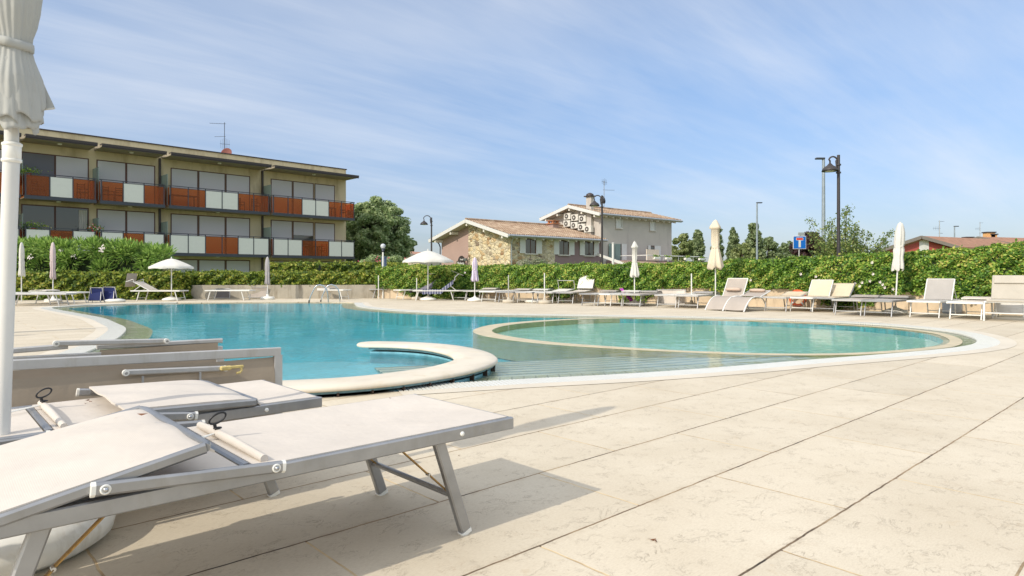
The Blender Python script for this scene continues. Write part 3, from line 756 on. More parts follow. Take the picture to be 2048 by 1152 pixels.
# bare poles
for px, py, top, lab in ((1383, 614, 547, 'bare white parasol pole between the slim and the tall closed parasols'), (1017, 606, 550, 'bare silver pole left of the stone house window, by the flat loungers'),
                         (1089, 607.5, 546, 'bare white pole just left of the upright sunshade frame'), (833.5, 599.5, 556, 'bare pole beside the open parasol over the towels'),
                         (757, 597.5, 551, 'short bare pole left of the globe lamp post'), (599, 596.5, 555, 'short white pole behind the white folded loungers')):
    p = at(px, py); r = thing('bare_parasol_pole', lab, 'pole', p, 0, 'bare parasol poles'); z1 = zat(top, p.y)
    pole_base(r, z1, .019 if px != 1102 else .03, base='disc' if px not in (599, 757) else None, m=ALUW if px == 1017 else WHITE, bm=mat('concrete_base', (188, 178, 160), .85), br=.2)
def open_parasol(px, py, top, hemy, halfpx, m, label, ribs=8, scallop=True):
    p = at(px, py); zt = zat(top, p.y); zh = zat(hemy, p.y); rad = halfpx / FOC * p.y
    r = thing('open_parasol', label, 'parasol', p, 0, 'open parasols'); pole_base(r, zt + .04, .02, base='dome', br=.3)
    mb = MB(); N = ribs * 6
    def md(rr, zz, a, i):
        s = abs(math.sin(ribs * a / 2)); k = 1 - .045 * s * (rr / rad)
        z = zt - (zt - zh) * (rr / rad) ** 1.35 - .0 * s
        return rr * k, z + (-.03 * (1 - s) if zz else 0) - (.0 if not zz else .05)
    mb.lathe([(.01, 0), (rad * .2, 0), (rad * .45, 0), (rad * .7, 0), (rad * .88, 0), (rad, 0), (rad, 1)], N, mod=md); mb.build('canopy', m, r)
    for k in range(ribs):
        a = 2 * PI * k / ribs; mb = MB(); mb.tube([(.02 * math.cos(a), .02 * math.sin(a), zt - .02), (rad * .96 * math.cos(a), rad * .96 * math.sin(a), zh - .005)], .006, 4); mb.build('rib', STEEL, r)
        mb = MB(); mb.tube([(.02 * math.cos(a), .02 * math.sin(a), zh - .18), (rad * .5 * math.cos(a), rad * .5 * math.sin(a), zt - (zt - zh) * .42)], .005, 4); mb.build('strut', STEEL, r)
    mb = MB(); mb.lathe([(0, zt + .07), (.02, zt + .05), (.025, zt + .01), (.01, zt)], 10); mb.build('finial', WHITE, r)
open_parasol(343, 601, 517, 534, 42, CANVAS, 'small white open parasol over the far left lounger')
open_parasol(856, 600.5, 501, 522, 51, CANVAS, 'white open parasol over the two loungers with towels')

# big closed parasol, near left
p = Vector((-1.84, 2.34, 0)); r = thing('large_parasol', 'large off white closed parasol at the left edge beside the nearest loungers', 'parasol', p)
LEX = .05
mb = MB(); mb.tube([(0, 0, .1), (LEX * .93, 0, 1.42)], .0255, 20); mb.build('pole', WHITE, r)
mb = MB(); mb.tube([(LEX * .93, 0, 1.36), (LEX, 0, 2.6)], .022, 16); mb.build('upper_pole', WHITE, r)
mb = MB()
for z in (1.398, 1.455): mb.lathe([(.025, z - .008), (.031, z - .004), (.031, z + .004), (.025, z + .008)], 20, c=(LEX * z / 1.5, 0, 0))
mb.lathe([(.0265, 1.398), (.0285, 1.40), (.0285, 1.45), (.0265, 1.455)], 20, c=(LEX * .95, 0, 0)); mb.build('collar', WPLAST, r)
mb = MB(); mb.lathe([(0, .003), (.33, .003), (.37, .03), (.38, .08), (.35, .125), (.25, .15), (.08, .165), (.05, .22), (.035, .23), (0, .23)], 40, c=(-.02, .0, 0)); mb.build('base', WPLAST, r)
def drape(zmin, seed, amp, tilt, hem=.01):
    rs = random.Random(seed); ph = [rs.random() * 6.28 for _ in range(8)]
    def saw(x):                       # soft-edged pleat: slow rise, quick fall
        t = (x / (2 * PI)) % 1.0
        return (t / .78 if t < .78 else (1 - t) / .22) * 2 - 1
    def md(rr, z, a, i):
        low = max(0, min(1, (1.82 - z) / .26)); up = max(0, min(1, (z - 1.84) / .25)); k = low if z < 1.83 else up * .75
        tw = (z - 1.8) * 2.4
        f = 1 + amp * ((.25 + .75 * k) * (.62 * saw(5 * a + ph[0] + tw * 1.6) + .3 * saw(-8 * a + ph[1] + tw * 3.2)) + .12 * math.cos(23 * a + ph[2] + 9 * z))
        ex = math.exp(-(z - zmin) / .09)
        return rr * f * (1 + .06 * ex * math.sin(3 * a + ph[5])), z + hem * ex * (math.sin(4 * a + ph[3]) + .5 * math.sin(9 * a + ph[4])) + tilt * rr * math.cos(a + .35) * math.exp(-(z - zmin) / .22)
    return md
cc = (LEX, 0, 0)
up = [(.056, 1.80), (.054, 1.815), (.058, 1.85), (.070, 1.89), (.079, 1.94), (.086, 2.02), (.09, 2.15), (.085, 2.3), (.07, 2.45), (.05, 2.56), (.02, 2.62)]
def shell(r0, z0, seed, amp, tilt, top=False):
    mb = MB(); pr = [(r0 * .955, z0 + .012), (r0 * .975, z0), (r0 * .995, z0 + .001), (r0, z0 + .010), (r0 * .99, z0 + .03), (r0 * .975, z0 + .06), (r0 * .93, z0 + .09)]
    zz = z0 + .12
    while zz < 1.775: pr.append((.055 + (r0 * .93 - .055) * (1 - (zz - z0 - .09) / (1.79 - z0 - .09)), zz)); zz += .028
    if top: pr += up
    mb.lathe(pr, 180, c=cc, mod=drape(z0, seed, amp, tilt)); mb.build('canopy' if top else 'inner_fold', OFFW, r)
shell(.088, 1.625, 3, .17, -.55, True); shell(.089, 1.585, 8, .10, -.5); shell(.085, 1.555, 5, .10, -.45); shell(.076, 1.528, 11, .10, -.4)
def flap(a, b):
    o = Vector((.058, 0, 1.775)).lerp(Vector((.122, 0, 1.603)), b); i_ = Vector((.03, 0, 1.77)).lerp(Vector((.055, 0, 1.588)), b)
    q = i_.lerp(o, a); ro = q.x; return Vector((LEX + ro * .79 + .012 * math.sin(5 * b + 2 * a) * .6, ro * .62 - .012 * math.sin(5 * b + 2 * a) * .79, q.z))
mb = MB(); mb.grid(flap, 8, 12); mb.grid(lambda a, b: flap(1 - a, b) + Vector((0, .006, 0)), 8, 12); mb.build('loose_corner', OFFW, r)
mb = MB(); mb.tube([flap(1, 1), flap(.5, 1), flap(.05, 1)], .0035, 6); mb.build('corner_hem', CANVAS, r)
mb = MB(); mb.lathe([(.056, 1.798), (.0645, 1.800), (.0655, 1.815), (.0645, 1.829), (.056, 1.831)], 90, c=cc, mod=lambda rr, z, a, i: (rr * (1 + .035 * math.cos(5 * a) + .015 * math.cos(11 * a)), z - .012 * math.cos(a + .3))); mb.build('tie_band', OFFW, r)
mb = MB(); mb.rbox((LEX + .0, -.088, 1.57), (LEX + .012, -.08, 1.60), .002); mb.build('rib_end', WPLAST, r)

# ------------------------------------------------------------------ nearest loungers, modelled in full
AX = Vector((-.737, -.676)); WX = Vector((-.676, .737)); F0 = Vector((.006, 2.603))
ANG = math.atan2(AX.y, AX.x)
def near_lounger(a0, w0, label, canopy, arm, W=.70, L=1.95, h=.398, roll=None, roll_a=1.13, ring=True, strutb=True, farjoint=False):
    """local x = towards the head, local y = -w"""
    o = F0 + AX * a0 + WX * w0
    r = thing('sun_lounger', label, 'sun lounger', (o.x, o.y, 0), ANG, 'loungers in the near left corner')
    Yf = lambda w: -w
    mb = MB(); hz = h
    for w in (.012, W - .012): mb.bar((0, Yf(w), hz), (L, Yf(w), hz), .024, .046, r=.004)
    mb.bar((.012, Yf(.024), hz), (.012, Yf(W - .024), hz), .024, .046, r=.004); mb.bar((L - .012, Yf(.024), hz), (L - .012, Yf(W - .024), hz), .024, .046, r=.004)
    mb.build('frame', ALU, r)
    mb = MB(); hx = 1.02
    def seat(a, b): return (.018 + a * (hx - .02), Yf(.02 + (W - .04) * b), hz + .026 - .022 * math.sin(PI * b) * math.sin(PI * min(1, a * 1.0)) ** .6)
    mb.slab(lambda a, b: seat(a, 1 - b), 30, 16, .004); mb.build('seat_sling', SLING, r)
    mb = MB(); mb.slab(lambda a, b: (hx + .03 + a * (L - hx - .06), Yf(.04 + (W - .08) * (1 - b)), hz + .022 - .02 * math.sin(PI * b) * math.sin(PI * a)), 16, 12, .004); mb.build('back_sling', SLING, r)
    mb = MB()
    for w in (.045, W - .045): mb.bar((hx, Yf(w), hz + .01), (L - .03, Yf(w), hz + .012), .022, .03, r=.004)
    mb.bar((hx + .012, Yf(.055), hz + .012), (hx + .012, Yf(W - .055), hz + .012), .026, .034, r=.006); mb.build('back_frame', ALU, r)
    for w in (.05, W - .05):
        for xt, xb in ((.335, .205), (L - .42, L - .29)):
            mb = MB(); mb.bar((xt, Yf(w), hz - .02), (xb, Yf(w), .004), .03, .045, up=(1, 0, 0), r=.005); lg = mb.build('leg', ALU, r)
            mb = MB(); mb.bar((xb + .006, Yf(w), .014), (xb, Yf(w), 0), .033, .05, up=(1, 0, 0), r=.005); mb.build('foot_cap', WPLAST, lg)
    for xt, xb in ((.335, .205), (L - .42, L - .29)):
        x = xt + (xb - xt) * .62; mb = MB(); mb.tube([(x, Yf(.05), hz * .38), (x, Yf(W - .05), hz * .38)], .011, 10); mb.build('stretcher', ALU, r)
        sg = 1 if xt < 1 else -1
        for w in (.078, W - .078):
            p0 = Vector((xt + .16 * sg, Yf(w), hz - .02)); p1 = Vector((xt + (xb - xt) * .62, Yf(w), hz * .38)); q = p0.lerp(p1, .56)
            mb = MB(); mb.bar(p0, q, .004, .018, up=(0, 1, 0)); 
            mb.v = mb.v; mb.bar(q + Vector((0, .005, 0)), p1 + Vector((0, .005, 0)), .004, .018, up=(0, 1, 0))
            st = mb.build('folding_strut', BRASS, r)
            for c in (q, p1): mb = MB(); mb.tube([c + Vector((0, -.006, 0)), c + Vector((0, .014, 0))], .006, 8); mb.build('rivet', STEEL, st)
    mb = MB()
    for x in (.26,):
        for w, d in ((.0, .006), ): mb.lathe([(0, 0), (.009, 0), (.009, .004), (.004, .007), (0, .007)], 14); mb.tf(Matrix.Translation((x, Yf(w), hz + .0)) @ Matrix.Rotation(-PI / 2, 4, 'X'))
    mb.build('bolt', WPLAST, r)
    # folded sunshade: rails, cloth, arms
    x0, x1, z0, z1, sag = canopy
    mb = MB()
    for w in (.0, W): mb.bar((x0 + .0, Yf(w), z0), (x1, Yf(w), z1), .02, .03, r=.006)
    mb.tube([(x0, Yf(0), z0), (x0 - .012, Yf(.03), z0), (x0 - .012, Yf(W - .03), z0), (x0, Yf(W), z0)], .013, 8)
    cf = mb.build('shade_frame', ALU, r)
    mb = MB()
    def cl(a, b):
        x = x0 - .026 + a * (x1 - x0 + .03); f = 1 - math.exp(-a * 14)
        return (x, Yf(.002 + (W - .004) * (1 - b)), z0 + (z1 - z0) * a - .012 + .032 * f ** .6 + sag * math.sin(PI * b) * math.sin(PI * min(1, a * 1.1)) + .004 * math.sin(b * 13 + a * 8) * math.sin(PI * b))
    mb.slab(cl, 26, 20, .008); mb.build('shade_cloth', SLING, r)
    (xa, za), (xb, zb) = arm
    for w in (-.016, W + .016):
        mb = MB(); mb.bar((xa, Yf(w), za), (xb, Yf(w), zb), .02, .034, r=.006); am = mb.build('shade_arm', ALU, r)
        sg = -1 if w < 0 else 1
        dx = Vector((xb - xa, 0, zb - za)).normalized()
        for (x, z), e in (((xa, za), -1), ((xb, zb), 1)):
            mb = MB(); mb.bar(Vector((x, Yf(w), z)) + dx * e * .0, Vector((x, Yf(w), z)) + dx * e * .010, .022, .037, r=.008); mb.build('end_cap', WPLAST, am)
            mb = MB(); q = Vector((x, Yf(w), z)) - dx * e * .02; yy = (.0105 if w < 0 else -.0105)
            mb.lathe([(0, 0), (.0125, 0), (.013, .003), (.009, .005), (.008, .003), (0, .003)], 18)
            mb.tf(Matrix.Translation(q + Vector((0, yy, 0))) @ Matrix.Rotation(-PI / 2 if w < 0 else PI / 2, 4, 'X')); mb.build('washer', WPLAST, am)
            mb = MB(); mb.lathe([(0, .0), (.006, .0), (.0055, .008), (0, .009)], 10)
            mb.tf(Matrix.Translation(q + Vector((0, yy, 0))) @ Matrix.Rotation(-PI / 2 if w < 0 else PI / 2, 4, 'X')); mb.build('bolt', STEEL, am)
    # cloth-wrapped cross tube with clip ring
    if ring:
        ra = roll_a; mb = MB(); mb.tube([(ra - .02, Yf(.05), hz + .034), (ra - .02, Yf(.3), hz + .038), (ra - .02, Yf(W * .7), hz + .038), (ra - .02, Yf(W - .05), hz + .034)], [.012, .014, .015, .013], 14); mb.build('rolled_sleeve', SLING, r)
        mb = MB(); c = Vector((ra - .02, Yf(W * roll), hz + .09)); N = 26
        mb.tube([c + Vector((-.965 * q1, .2 * q1, q2)) for q1, q2 in [(.026 * math.cos(t) + .006 * math.sin(t), .018 * math.sin(t) + .006 * math.cos(t)) for t in [2 * PI * k / N for k in range(N)]]], .0036, 8, closed=True)
        mb.tube([c + Vector((.010, 0, -.018)), c + Vector((.008, .0, -.03)), c + Vector((0, 0, -.042))], .006, 8)
        mb.tube([c + Vector((.012 * math.cos(t), .009 * math.sin(t) , -.034)) for t in [2 * PI * k / 12 for k in range(12)]], .003, 6, closed=True)
        mb.build('clip_ring', BLACKP, r)
        mb = MB(); s0 = c + Vector((0, .0, -.05)); mb.tube([s0, s0 + Vector((.06, .03, .0)), s0 + Vector((.16, .05, -.01)), s0 + Vector((.30, .06, -.004))], .0025, 6); mb.tube([s0, s0 + Vector((.07, .05, .0)), s0 + Vector((.17, .08, -.01)), s0 + Vector((.30, .085, -.004))], .0025, 6); mb.build('cord', WPLAST, r)
    return r
near_lounger(0, 0, 'nearest cream sling lounger with folded sunshade, its foot end pointing into the picture', (1.165, 1.75, .508, .395, .012), ((.955, .418), (1.43, .455)), roll=.66, roll_a=1.0)
near_lounger(.365, .915, 'cream lounger behind the nearest one, its black clip ring close to the big parasol pole', (.31, .80, .438, .456, .012), ((.56, .418), (.84, .452)), roll=.80, roll_a=1.01, W=.69)
# third: stood on its long side
def plank(mb, x0, x1, y0, z0, y1, z1, t):
    pass
def side_lounger(w0, a0, L, ztop, hgt, label, arms, zslope=.03):
    o = F0 + AX * a0 + WX * w0
    r = thing('tipped_lounger', label, 'sun lounger', (o.x, o.y, 0), ANG, 'loungers in the near left corner')
    zt = lambda x: ztop + zslope * x
    mb = MB(); mb.bar((0, 0, zt(0)), (L, 0, zt(L)), .03, .05, r=.004); mb.bar((0, 0, .03), (L, 0, .03), .03, .05, r=.004)
    mb.bar((.015, 0, .05), (.015, 0, zt(0) - .02), .03, .05, up=(1, 0, 0), r=.004); mb.bar((L - .015, 0, .05), (L - .015, 0, zt(L) - .02), .03, .05, up=(1, 0, 0), r=.004)
    mb.build('frame', ALUW, r)
    mb = MB(); mb.grid(lambda a, b: (.04 + a * (L - .08), .0 + .03 * math.sin(PI * b), .055 + b * (zt(0) - .085)), 20, 8)
    mb.grid(lambda a, b: (.04 + (1 - a) * (L - .08), -.004 + .03 * math.sin(PI * b), .055 + b * (zt(0) - .085)), 20, 8); mb.build('sling', SLBROWN, r)
    for (x0, z0, x1, z1, y) in arms:
        mb = MB(); mb.bar((x0, y, z0), (x1, y, z1), .02, .03, r=.006); am = mb.build('shade_arm', ALUW, r)
        for x, z in ((x0, z0), (x1, z1)):
            mb = MB(); mb.tube([(x, y, z), (x, y + .02, z)], .016, 14); mb.build('washer', WPLAST, am)
            mb = MB(); mb.tube([(x, y + .015, z), (x, y + .026, z)], .007, 10); mb.build('bolt', STEEL, am)
    for xx in (.35, L - .4):
        mb = MB(); mb.bar((xx, -.02, .1), (xx + .1, -.30, .1), .03, .03); mb.bar((xx, -.02, .4), (xx + .1, -.30, .4), .03, .03); mb.build('leg', ALUW, r)
    return r
s3 = side_lounger(1.9, .147, 1.75, .53, .5, 'pale framed lounger tipped on its side with brown mesh facing the camera', [(.33, .465, .82, .49, .03)])
mb = MB(); mb.rbox((.30, .035, .455), (.36, .06, .48), .006); mb.rbox((.235, .045, .462), (.31, .06, .478), .005); mb.tube([(.25, .055, .465), (.245, .055, .45), (.255, .055, .436), (.275, .055, .435)], .007, 8)
tag(mb.build('shade_catch', mat('yellowed_plastic', (206, 186, 120), .4, var=.2, scale=30), s3), 'yellowed hook shaped catch')
for xx in (.46, .74): mb = MB(); mb.bar((xx, .03, .465), (xx, .03, .37), .01, .01); mb.build('shade_post', ALUW, s3)
s4 = side_lounger(2.5, .28, 1.5, .50, .5, 'farthest of the tipped loungers in the near left corner, its folded sunshade arms on top', [(.34, .583, .90, .607, .03)], zslope=.02)
mb = MB(); mb.bar((.0, 0, .56), (.70, 0, .57), .03, .028, r=.006); mb.bar((.84, 0, .585), (1.4, 0, .572), .03, .03, r=.006); mb.build('shade_frame', ALUW, s4)
mb = MB(); mb.grid(lambda a, b: (.03 + .65 * a, .016, .50 + .05 * b), 8, 2); mb.grid(lambda a, b: (.68 - .65 * a, -.016, .50 + .05 * b), 8, 2); mb.build('shade_cloth', SLBROWN, s4)

# ------------------------------------------------------------------ ladder
lx, ly = -7.27, 23.38
r = thing('pool_ladder', 'stainless steel pool ladder with two looped handrails at the far edge', 'pool ladder', (lx, ly, 0), 0)
for dx, dy in ((0, 0), (.34, .28)):
    mb = MB(); mb.tube([(dx, dy - .0, -.4), (dx, dy, -.02), (dx + .05, dy, .2), (dx + .2, dy + .03, .52), (dx + .28, dy + .05, .60), (dx + .38, dy + .06, .62), (dx + .5, dy + .08, .58), (dx + .6, dy + .1, .46), (dx + .64, dy + .12, .3), (dx + .66, dy + .13, 0)], .022, 8); mb.build('handrail', STEEL, r)
    mb = MB(); mb.tube([(dx - .002, dy - .0, -.02), (dx + .012, dy, .07)], .027, 8); mb.build('sleeve', BLACKP, r)
for z in (-.15, -.4):
    mb = MB(); mb.bar((0, 0, z), (.34, .28, z), .06, .02); mb.build('rung', STEEL, r)

# ------------------------------------------------------------------ foliage
def leaves_mesh(name, P, size, m, nrm=None, aspect=1.6, spread=1.0, core=None, corem=None, fold=True):
    """one small folded leaf at each point of P (numpy n x 3)"""
    n = len(P); size = np.asarray(size) * np.ones(n)
    if nrm is None: nrm = rng.normal(size=(n, 3))
    N = nrm + rng.normal(size=(n, 3)) * spread; N /= np.linalg.norm(N, axis=1, keepdims=True) + 1e-9
    T = rng.normal(size=(n, 3)); T -= N * (T * N).sum(1, keepdims=True); T /= np.linalg.norm(T, axis=1, keepdims=True) + 1e-9
    B = np.cross(N, T); L = (size * aspect / 2)[:, None]; W = (size / 2)[:, None]
    sc_ = rng.uniform(.7, 1.3, (n, 1)); L = L * sc_; W = W * sc_
    V = np.stack([P - T * L, P + B * W - N * W * .25, P + T * L, P - B * W - N * W * .25], 1).reshape(-1, 3)
    idx = np.arange(n)[:, None] * 4
    F = np.concatenate([idx + np.array([[0, 1, 2]]), idx + np.array([[0, 2, 3]])], 1).reshape(-1, 3)
    cv, cf = (core.v, core.f) if core else ([], [])
    me = bpy.data.meshes.new(name)
    nf = len(F); nv = len(V) + len(cv)
    me.vertices.add(nv); co = np.concatenate([V, np.array(cv, dtype=float).reshape(-1, 3)]) if len(cv) else V
    me.vertices.foreach_set('co', co.astype(np.float32).ravel())
    loops = list(F.ravel()); starts = list(range(0, nf * 3, 3)); o = len(V)
    tot = [3] * nf
    for f in cf: starts.append(len(loops)); loops.extend([i + o for i in f]); tot.append(len(f))
    me.loops.add(len(loops)); me.loops.foreach_set('vertex_index', np.array(loops, dtype=np.int32))
    me.polygons.add(len(starts)); me.polygons.foreach_set('loop_start', np.array(starts, dtype=np.int32))
    mi = np.zeros(len(starts), dtype=np.int32); mi[nf:] = 1
    me.materials.append(m)
    if corem: me.materials.append(corem); me.polygons.foreach_set('material_index', mi)
    me.update(); me.validate()
    ob = bpy.data.objects.new(name, me); COL.objects.link(ob); return ob
HL = leafmat('hedge_leaf', (46, 84, 28), (104, 144, 54), (168, 194, 84), (196, 190, 100))
HLD = leafmat('box_hedge_leaf', (44, 70, 22), (100, 124, 42), (166, 178, 72), (184, 176, 86))
OL = leafmat('oleander_leaf', (44, 76, 30), (106, 146, 60), (176, 204, 108))
TL = leafmat('tree_leaf', (84, 108, 62), (138, 162, 106), (196, 208, 158), tr=.5)
TLF = leafmat('far_tree_leaf', (88, 106, 70), (126, 144, 98), (160, 172, 126), tr=.45)
TLY = leafmat('pale_tree_leaf', (86, 104, 58), (128, 142, 84), (160, 168, 112), tr=.4)
PUR = leafmat('purple_leaf', (48, 34, 40), (72, 50, 52), (100, 76, 66))
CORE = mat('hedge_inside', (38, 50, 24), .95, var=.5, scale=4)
BARK = mat('bark', (92, 78, 62), .9, var=.3, scale=6, bump=.6, stretch=(1, 1, .3))
def interp(x, xs, ys): return float(np.interp(x, xs, ys))
def nz(s, seed, f=1.0):
    return math.sin(s * 1.7 * f + seed) * .5 + math.sin(s * 3.9 * f + seed * 2.3) * .3 + math.sin(s * 8.1 * f + seed * 1.1) * .2

# right hedge with its low wall
wallpts = [(754, 27.2), (1000, 25.8), (1100, 24.6), (1280, 22.7), (1450, 20.8), (1600, 19.2), (1750, 17.9), (1850, 17.1), (1950, 16.4), (2048, 15.8), (2160, 15.0), (2300, 13.6)]
WP = [onD(px, d) for px, d in wallpts]; WLN = catmull([(p.x, p.y) for p in WP], False, .25)     # left of travel = behind
def pxof(p): return 1024 + FOC * p.x / p.y
BEI = mat('beige_render_wall', (204, 184, 156), .85, var=.12, scale=2.5, dirt=(150, 132, 108), bump=.4, bscale=30)
GREYW = mat('grey_concrete', (168, 160, 144), .85, var=.14, scale=2, dirt=(112, 100, 82), bump=.35, bscale=25)
def wall_along(name, line, h, th, m, label):
    mb = MB(); bk = offset(line, th, False); n_ = len(line)
    hh = h if callable(h) else (lambda i: h)
    vs = [(p.x, p.y, 0) for p in line] + [(line[i].x, line[i].y, hh(i)) for i in range(n_)] + [(bk[i].x, bk[i].y, hh(i)) for i in range(n_)] + [(p.x, p.y, 0) for p in bk]
    fs = []
    for i in range(n_ - 1):
        for k in range(3): fs.append((k * n_ + i, k * n_ + i + 1, (k + 1) * n_ + i + 1, (k + 1) * n_ + i))
    fs.append((0, n_, 2 * n_, 3 * n_)); fs.append((n_ - 1, 4 * n_ - 1, 3 * n_ - 1, 2 * n_ - 1))
    mb.add(vs, fs); o = mb.build(name, m); tag(o, label, 'wall'); return o
wall_along('low_wall', WLN, .56, .2, BEI, 'low beige rendered wall under the long bright hedge')
top_k = ([640, 770, 850, 950, 1050, 1150, 1250, 1340, 1400, 1500, 1600, 1700, 1760, 1820, 1900, 1960, 2048, 2200], [533, 536, 533, 534, 533, 531, 531, 529, 528, 523, 519, 514, 511, 508, 503, 499, 489, 478])
bot_k = ([740, 770, 800, 825, 850, 940, 965, 1000, 1040, 1090, 1120, 1135, 1165, 1200, 1240, 1255, 1300, 1322, 1360, 1425, 1445, 1460, 1490, 1520, 1560, 1600, 1640, 1680, 1745, 1775, 1800, 1850, 1895, 1940, 2000, 2048, 2200],
         [572, 574, 576, 590, 600, 600, 588, 576, 574, 577, 598, 600, 580, 571, 580, 604, 600, 576, 572, 573, 598, 604, 600, 586, 573, 575, 590, 617, 612, 590, 584, 586, 592, 598, 590, 600, 600])
def hedge_along(name, line, topf, botf, thick, dens, size, m, label, group=None, off=.0, front=.16, taper=0):
    cum = [0]
    for a, b in zip(line, line[1:]): cum.append(cum[-1] + (b - a).length)
    Ltot = cum[-1]; pts = []; nr = []
    nrmls = [((line[min(i + 1, len(line) - 1)] - line[max(i - 1, 0)]).normalized()) for i in range(len(line))]
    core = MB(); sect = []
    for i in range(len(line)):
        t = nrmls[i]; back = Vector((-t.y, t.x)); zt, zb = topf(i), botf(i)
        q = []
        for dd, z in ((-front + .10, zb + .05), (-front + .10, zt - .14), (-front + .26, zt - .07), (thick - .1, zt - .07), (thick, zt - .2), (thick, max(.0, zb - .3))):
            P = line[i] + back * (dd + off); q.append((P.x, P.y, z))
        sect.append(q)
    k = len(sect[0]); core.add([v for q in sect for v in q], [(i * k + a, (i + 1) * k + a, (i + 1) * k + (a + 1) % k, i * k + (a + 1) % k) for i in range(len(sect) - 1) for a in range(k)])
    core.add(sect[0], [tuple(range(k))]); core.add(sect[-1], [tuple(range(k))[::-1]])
    nf = int(Ltot * 1.4 * dens)
    for _ in range(nf):
        s = random.random() * Ltot; i = min(np.searchsorted(cum, s), len(line) - 1); i = max(1, i)
        f = (s - cum[i - 1]) / max(1e-6, cum[i] - cum[i - 1]); P = line[i - 1].lerp(line[i], f); t = nrmls[i]; back = Vector((-t.y, t.x))
        zt, zb = topf(i), botf(i); u = random.random() * 1.42
        blob = .07 * nz(s, 1, 1.6) + .05 * math.sin(s * 9 + 5 * u)
        if u < 1:
            z = zb + (zt - zb) * u; d = -front - abs(random.gauss(0, .035)) + .06 + .07 * math.sin(z * 7 + s * 5) * .6 + .04 * math.sin(z * 15 - s * 11)
            if u > .92: d += (u - .92) * 1.2
            if u < .1: z += random.uniform(-.08, .05)
            n_ = (-back.x, -back.y, .75)
        else:
            d = -front + .05 + (u - 1) / .42 * (thick + front); z = zt + .05 * nz(s * 2, 3) + .03 * math.sin(d * 9 + s * 7) + abs(random.gauss(0, .02)) + (random.random() < .02) * random.random() * .1; n_ = (0, 0, 1)
        P = P + back * (d + off); pts.append((P.x, P.y, z)); nr.append(n_)
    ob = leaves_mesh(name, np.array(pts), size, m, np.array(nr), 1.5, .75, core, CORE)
    return tag(ob, label, 'hedge', group)
topR = [zat(interp(pxof(p), *top_k), p.y) for p in WLN]; botR = [max(.03, zat(interp(pxof(p), *bot_k), p.y)) for p in WLN]
hedge_along('hedge', WLN, lambda i: topR[i] + .03 * nz(i * .5, 2), lambda i: botR[i], .8, 2500, .05, HL, 'long bright green hedge spilling over the low beige wall on the right')
# flowers in the right hedge
FL = mat('white_petals', (236, 226, 222), .6)
for k, (px, py) in enumerate(((1630, 553), (1636, 560), (1744, 548), (1722, 565), (1708, 567), (1758, 564), (1763, 569), (1767, 575), (1717, 572), (1738, 562), (1784, 578), (1742, 525), (1600, 548), (930, 545), (1500, 560))):
    d = interp(px, [a for a, b in wallpts], [b for a, b in wallpts]) - .22; c = onD(px, d, zat(py, d)); mb = MB()
    for j in range(5):
        a = 2 * PI * j / 5 + k; ca, sa = math.cos(a) * .03, math.sin(a) * .03
        mb.add([(0, -.02, 0), (ca - sa * .45, -.05, sa + ca * .45), (ca * 1.5, -.045, sa * 1.5), (ca + sa * .45, -.05, sa - ca * .45)], [(0, 1, 2, 3)])
    o = mb.build('blossom', FL); o.location = c; tag(o, 'small white blossom open on the right hand hedge', 'flower', 'white blossoms on the right hand hedge')
# grey concrete wall and the hedge above it
GL_ = catmull([(onD(368, 26.4).x, 26.4), (onD(500, 26.7).x, 26.7), (onD(640, 27.0).x, 27.0), (onD(752, 27.25).x, 27.25)], False, .3)
gw_ = wall_along('concrete_wall', GL_, .56, .2, GREYW, 'grey stained concrete wall below the dark hedge across the pool')
hedge_along('hedge', GL_, lambda i: 1.06 + .03 * nz(i * .4, 5), lambda i: .58, .9, 1000, .075, HLD, 'clipped hedge on top of the grey concrete wall', off=.12, front=.05)
LL_ = catmull([(onD(-150, 24.9).x, 24.9), (onD(20, 25.0).x, 25.0), (onD(200, 25.4).x, 25.4), (onD(362, 25.9).x, 25.9), (onD(385, 26.5).x, 26.5)], False, .3)
hedge_along('hedge', LL_, lambda i: 1.03 + .025 * nz(i * .4, 9), lambda i: .04, .8, 1150, .075, HLD, 'low clipped hedge reaching the ground behind the far left loungers', off=.2)
h2 = [onD(535, 31), onD(636, 31.3)]; hedge_along('hedge', catmull([(p.x, p.y) for p in h2], False, .3), lambda i: zat(527, 31), lambda i: .8, .9, 800, .09, HLD, 'short upper hedge block in front of the apartment ground floor')
h2 = [onD(628, 32.5), onD(815, 33.5)]; hedge_along('hedge', catmull([(p.x, p.y) for p in h2], False, .3), lambda i: zat(527, 33) + .02 * i * 0, lambda i: .8, .9, 800, .09, HLD, 'long upper hedge with reddish tips below the big round tree')
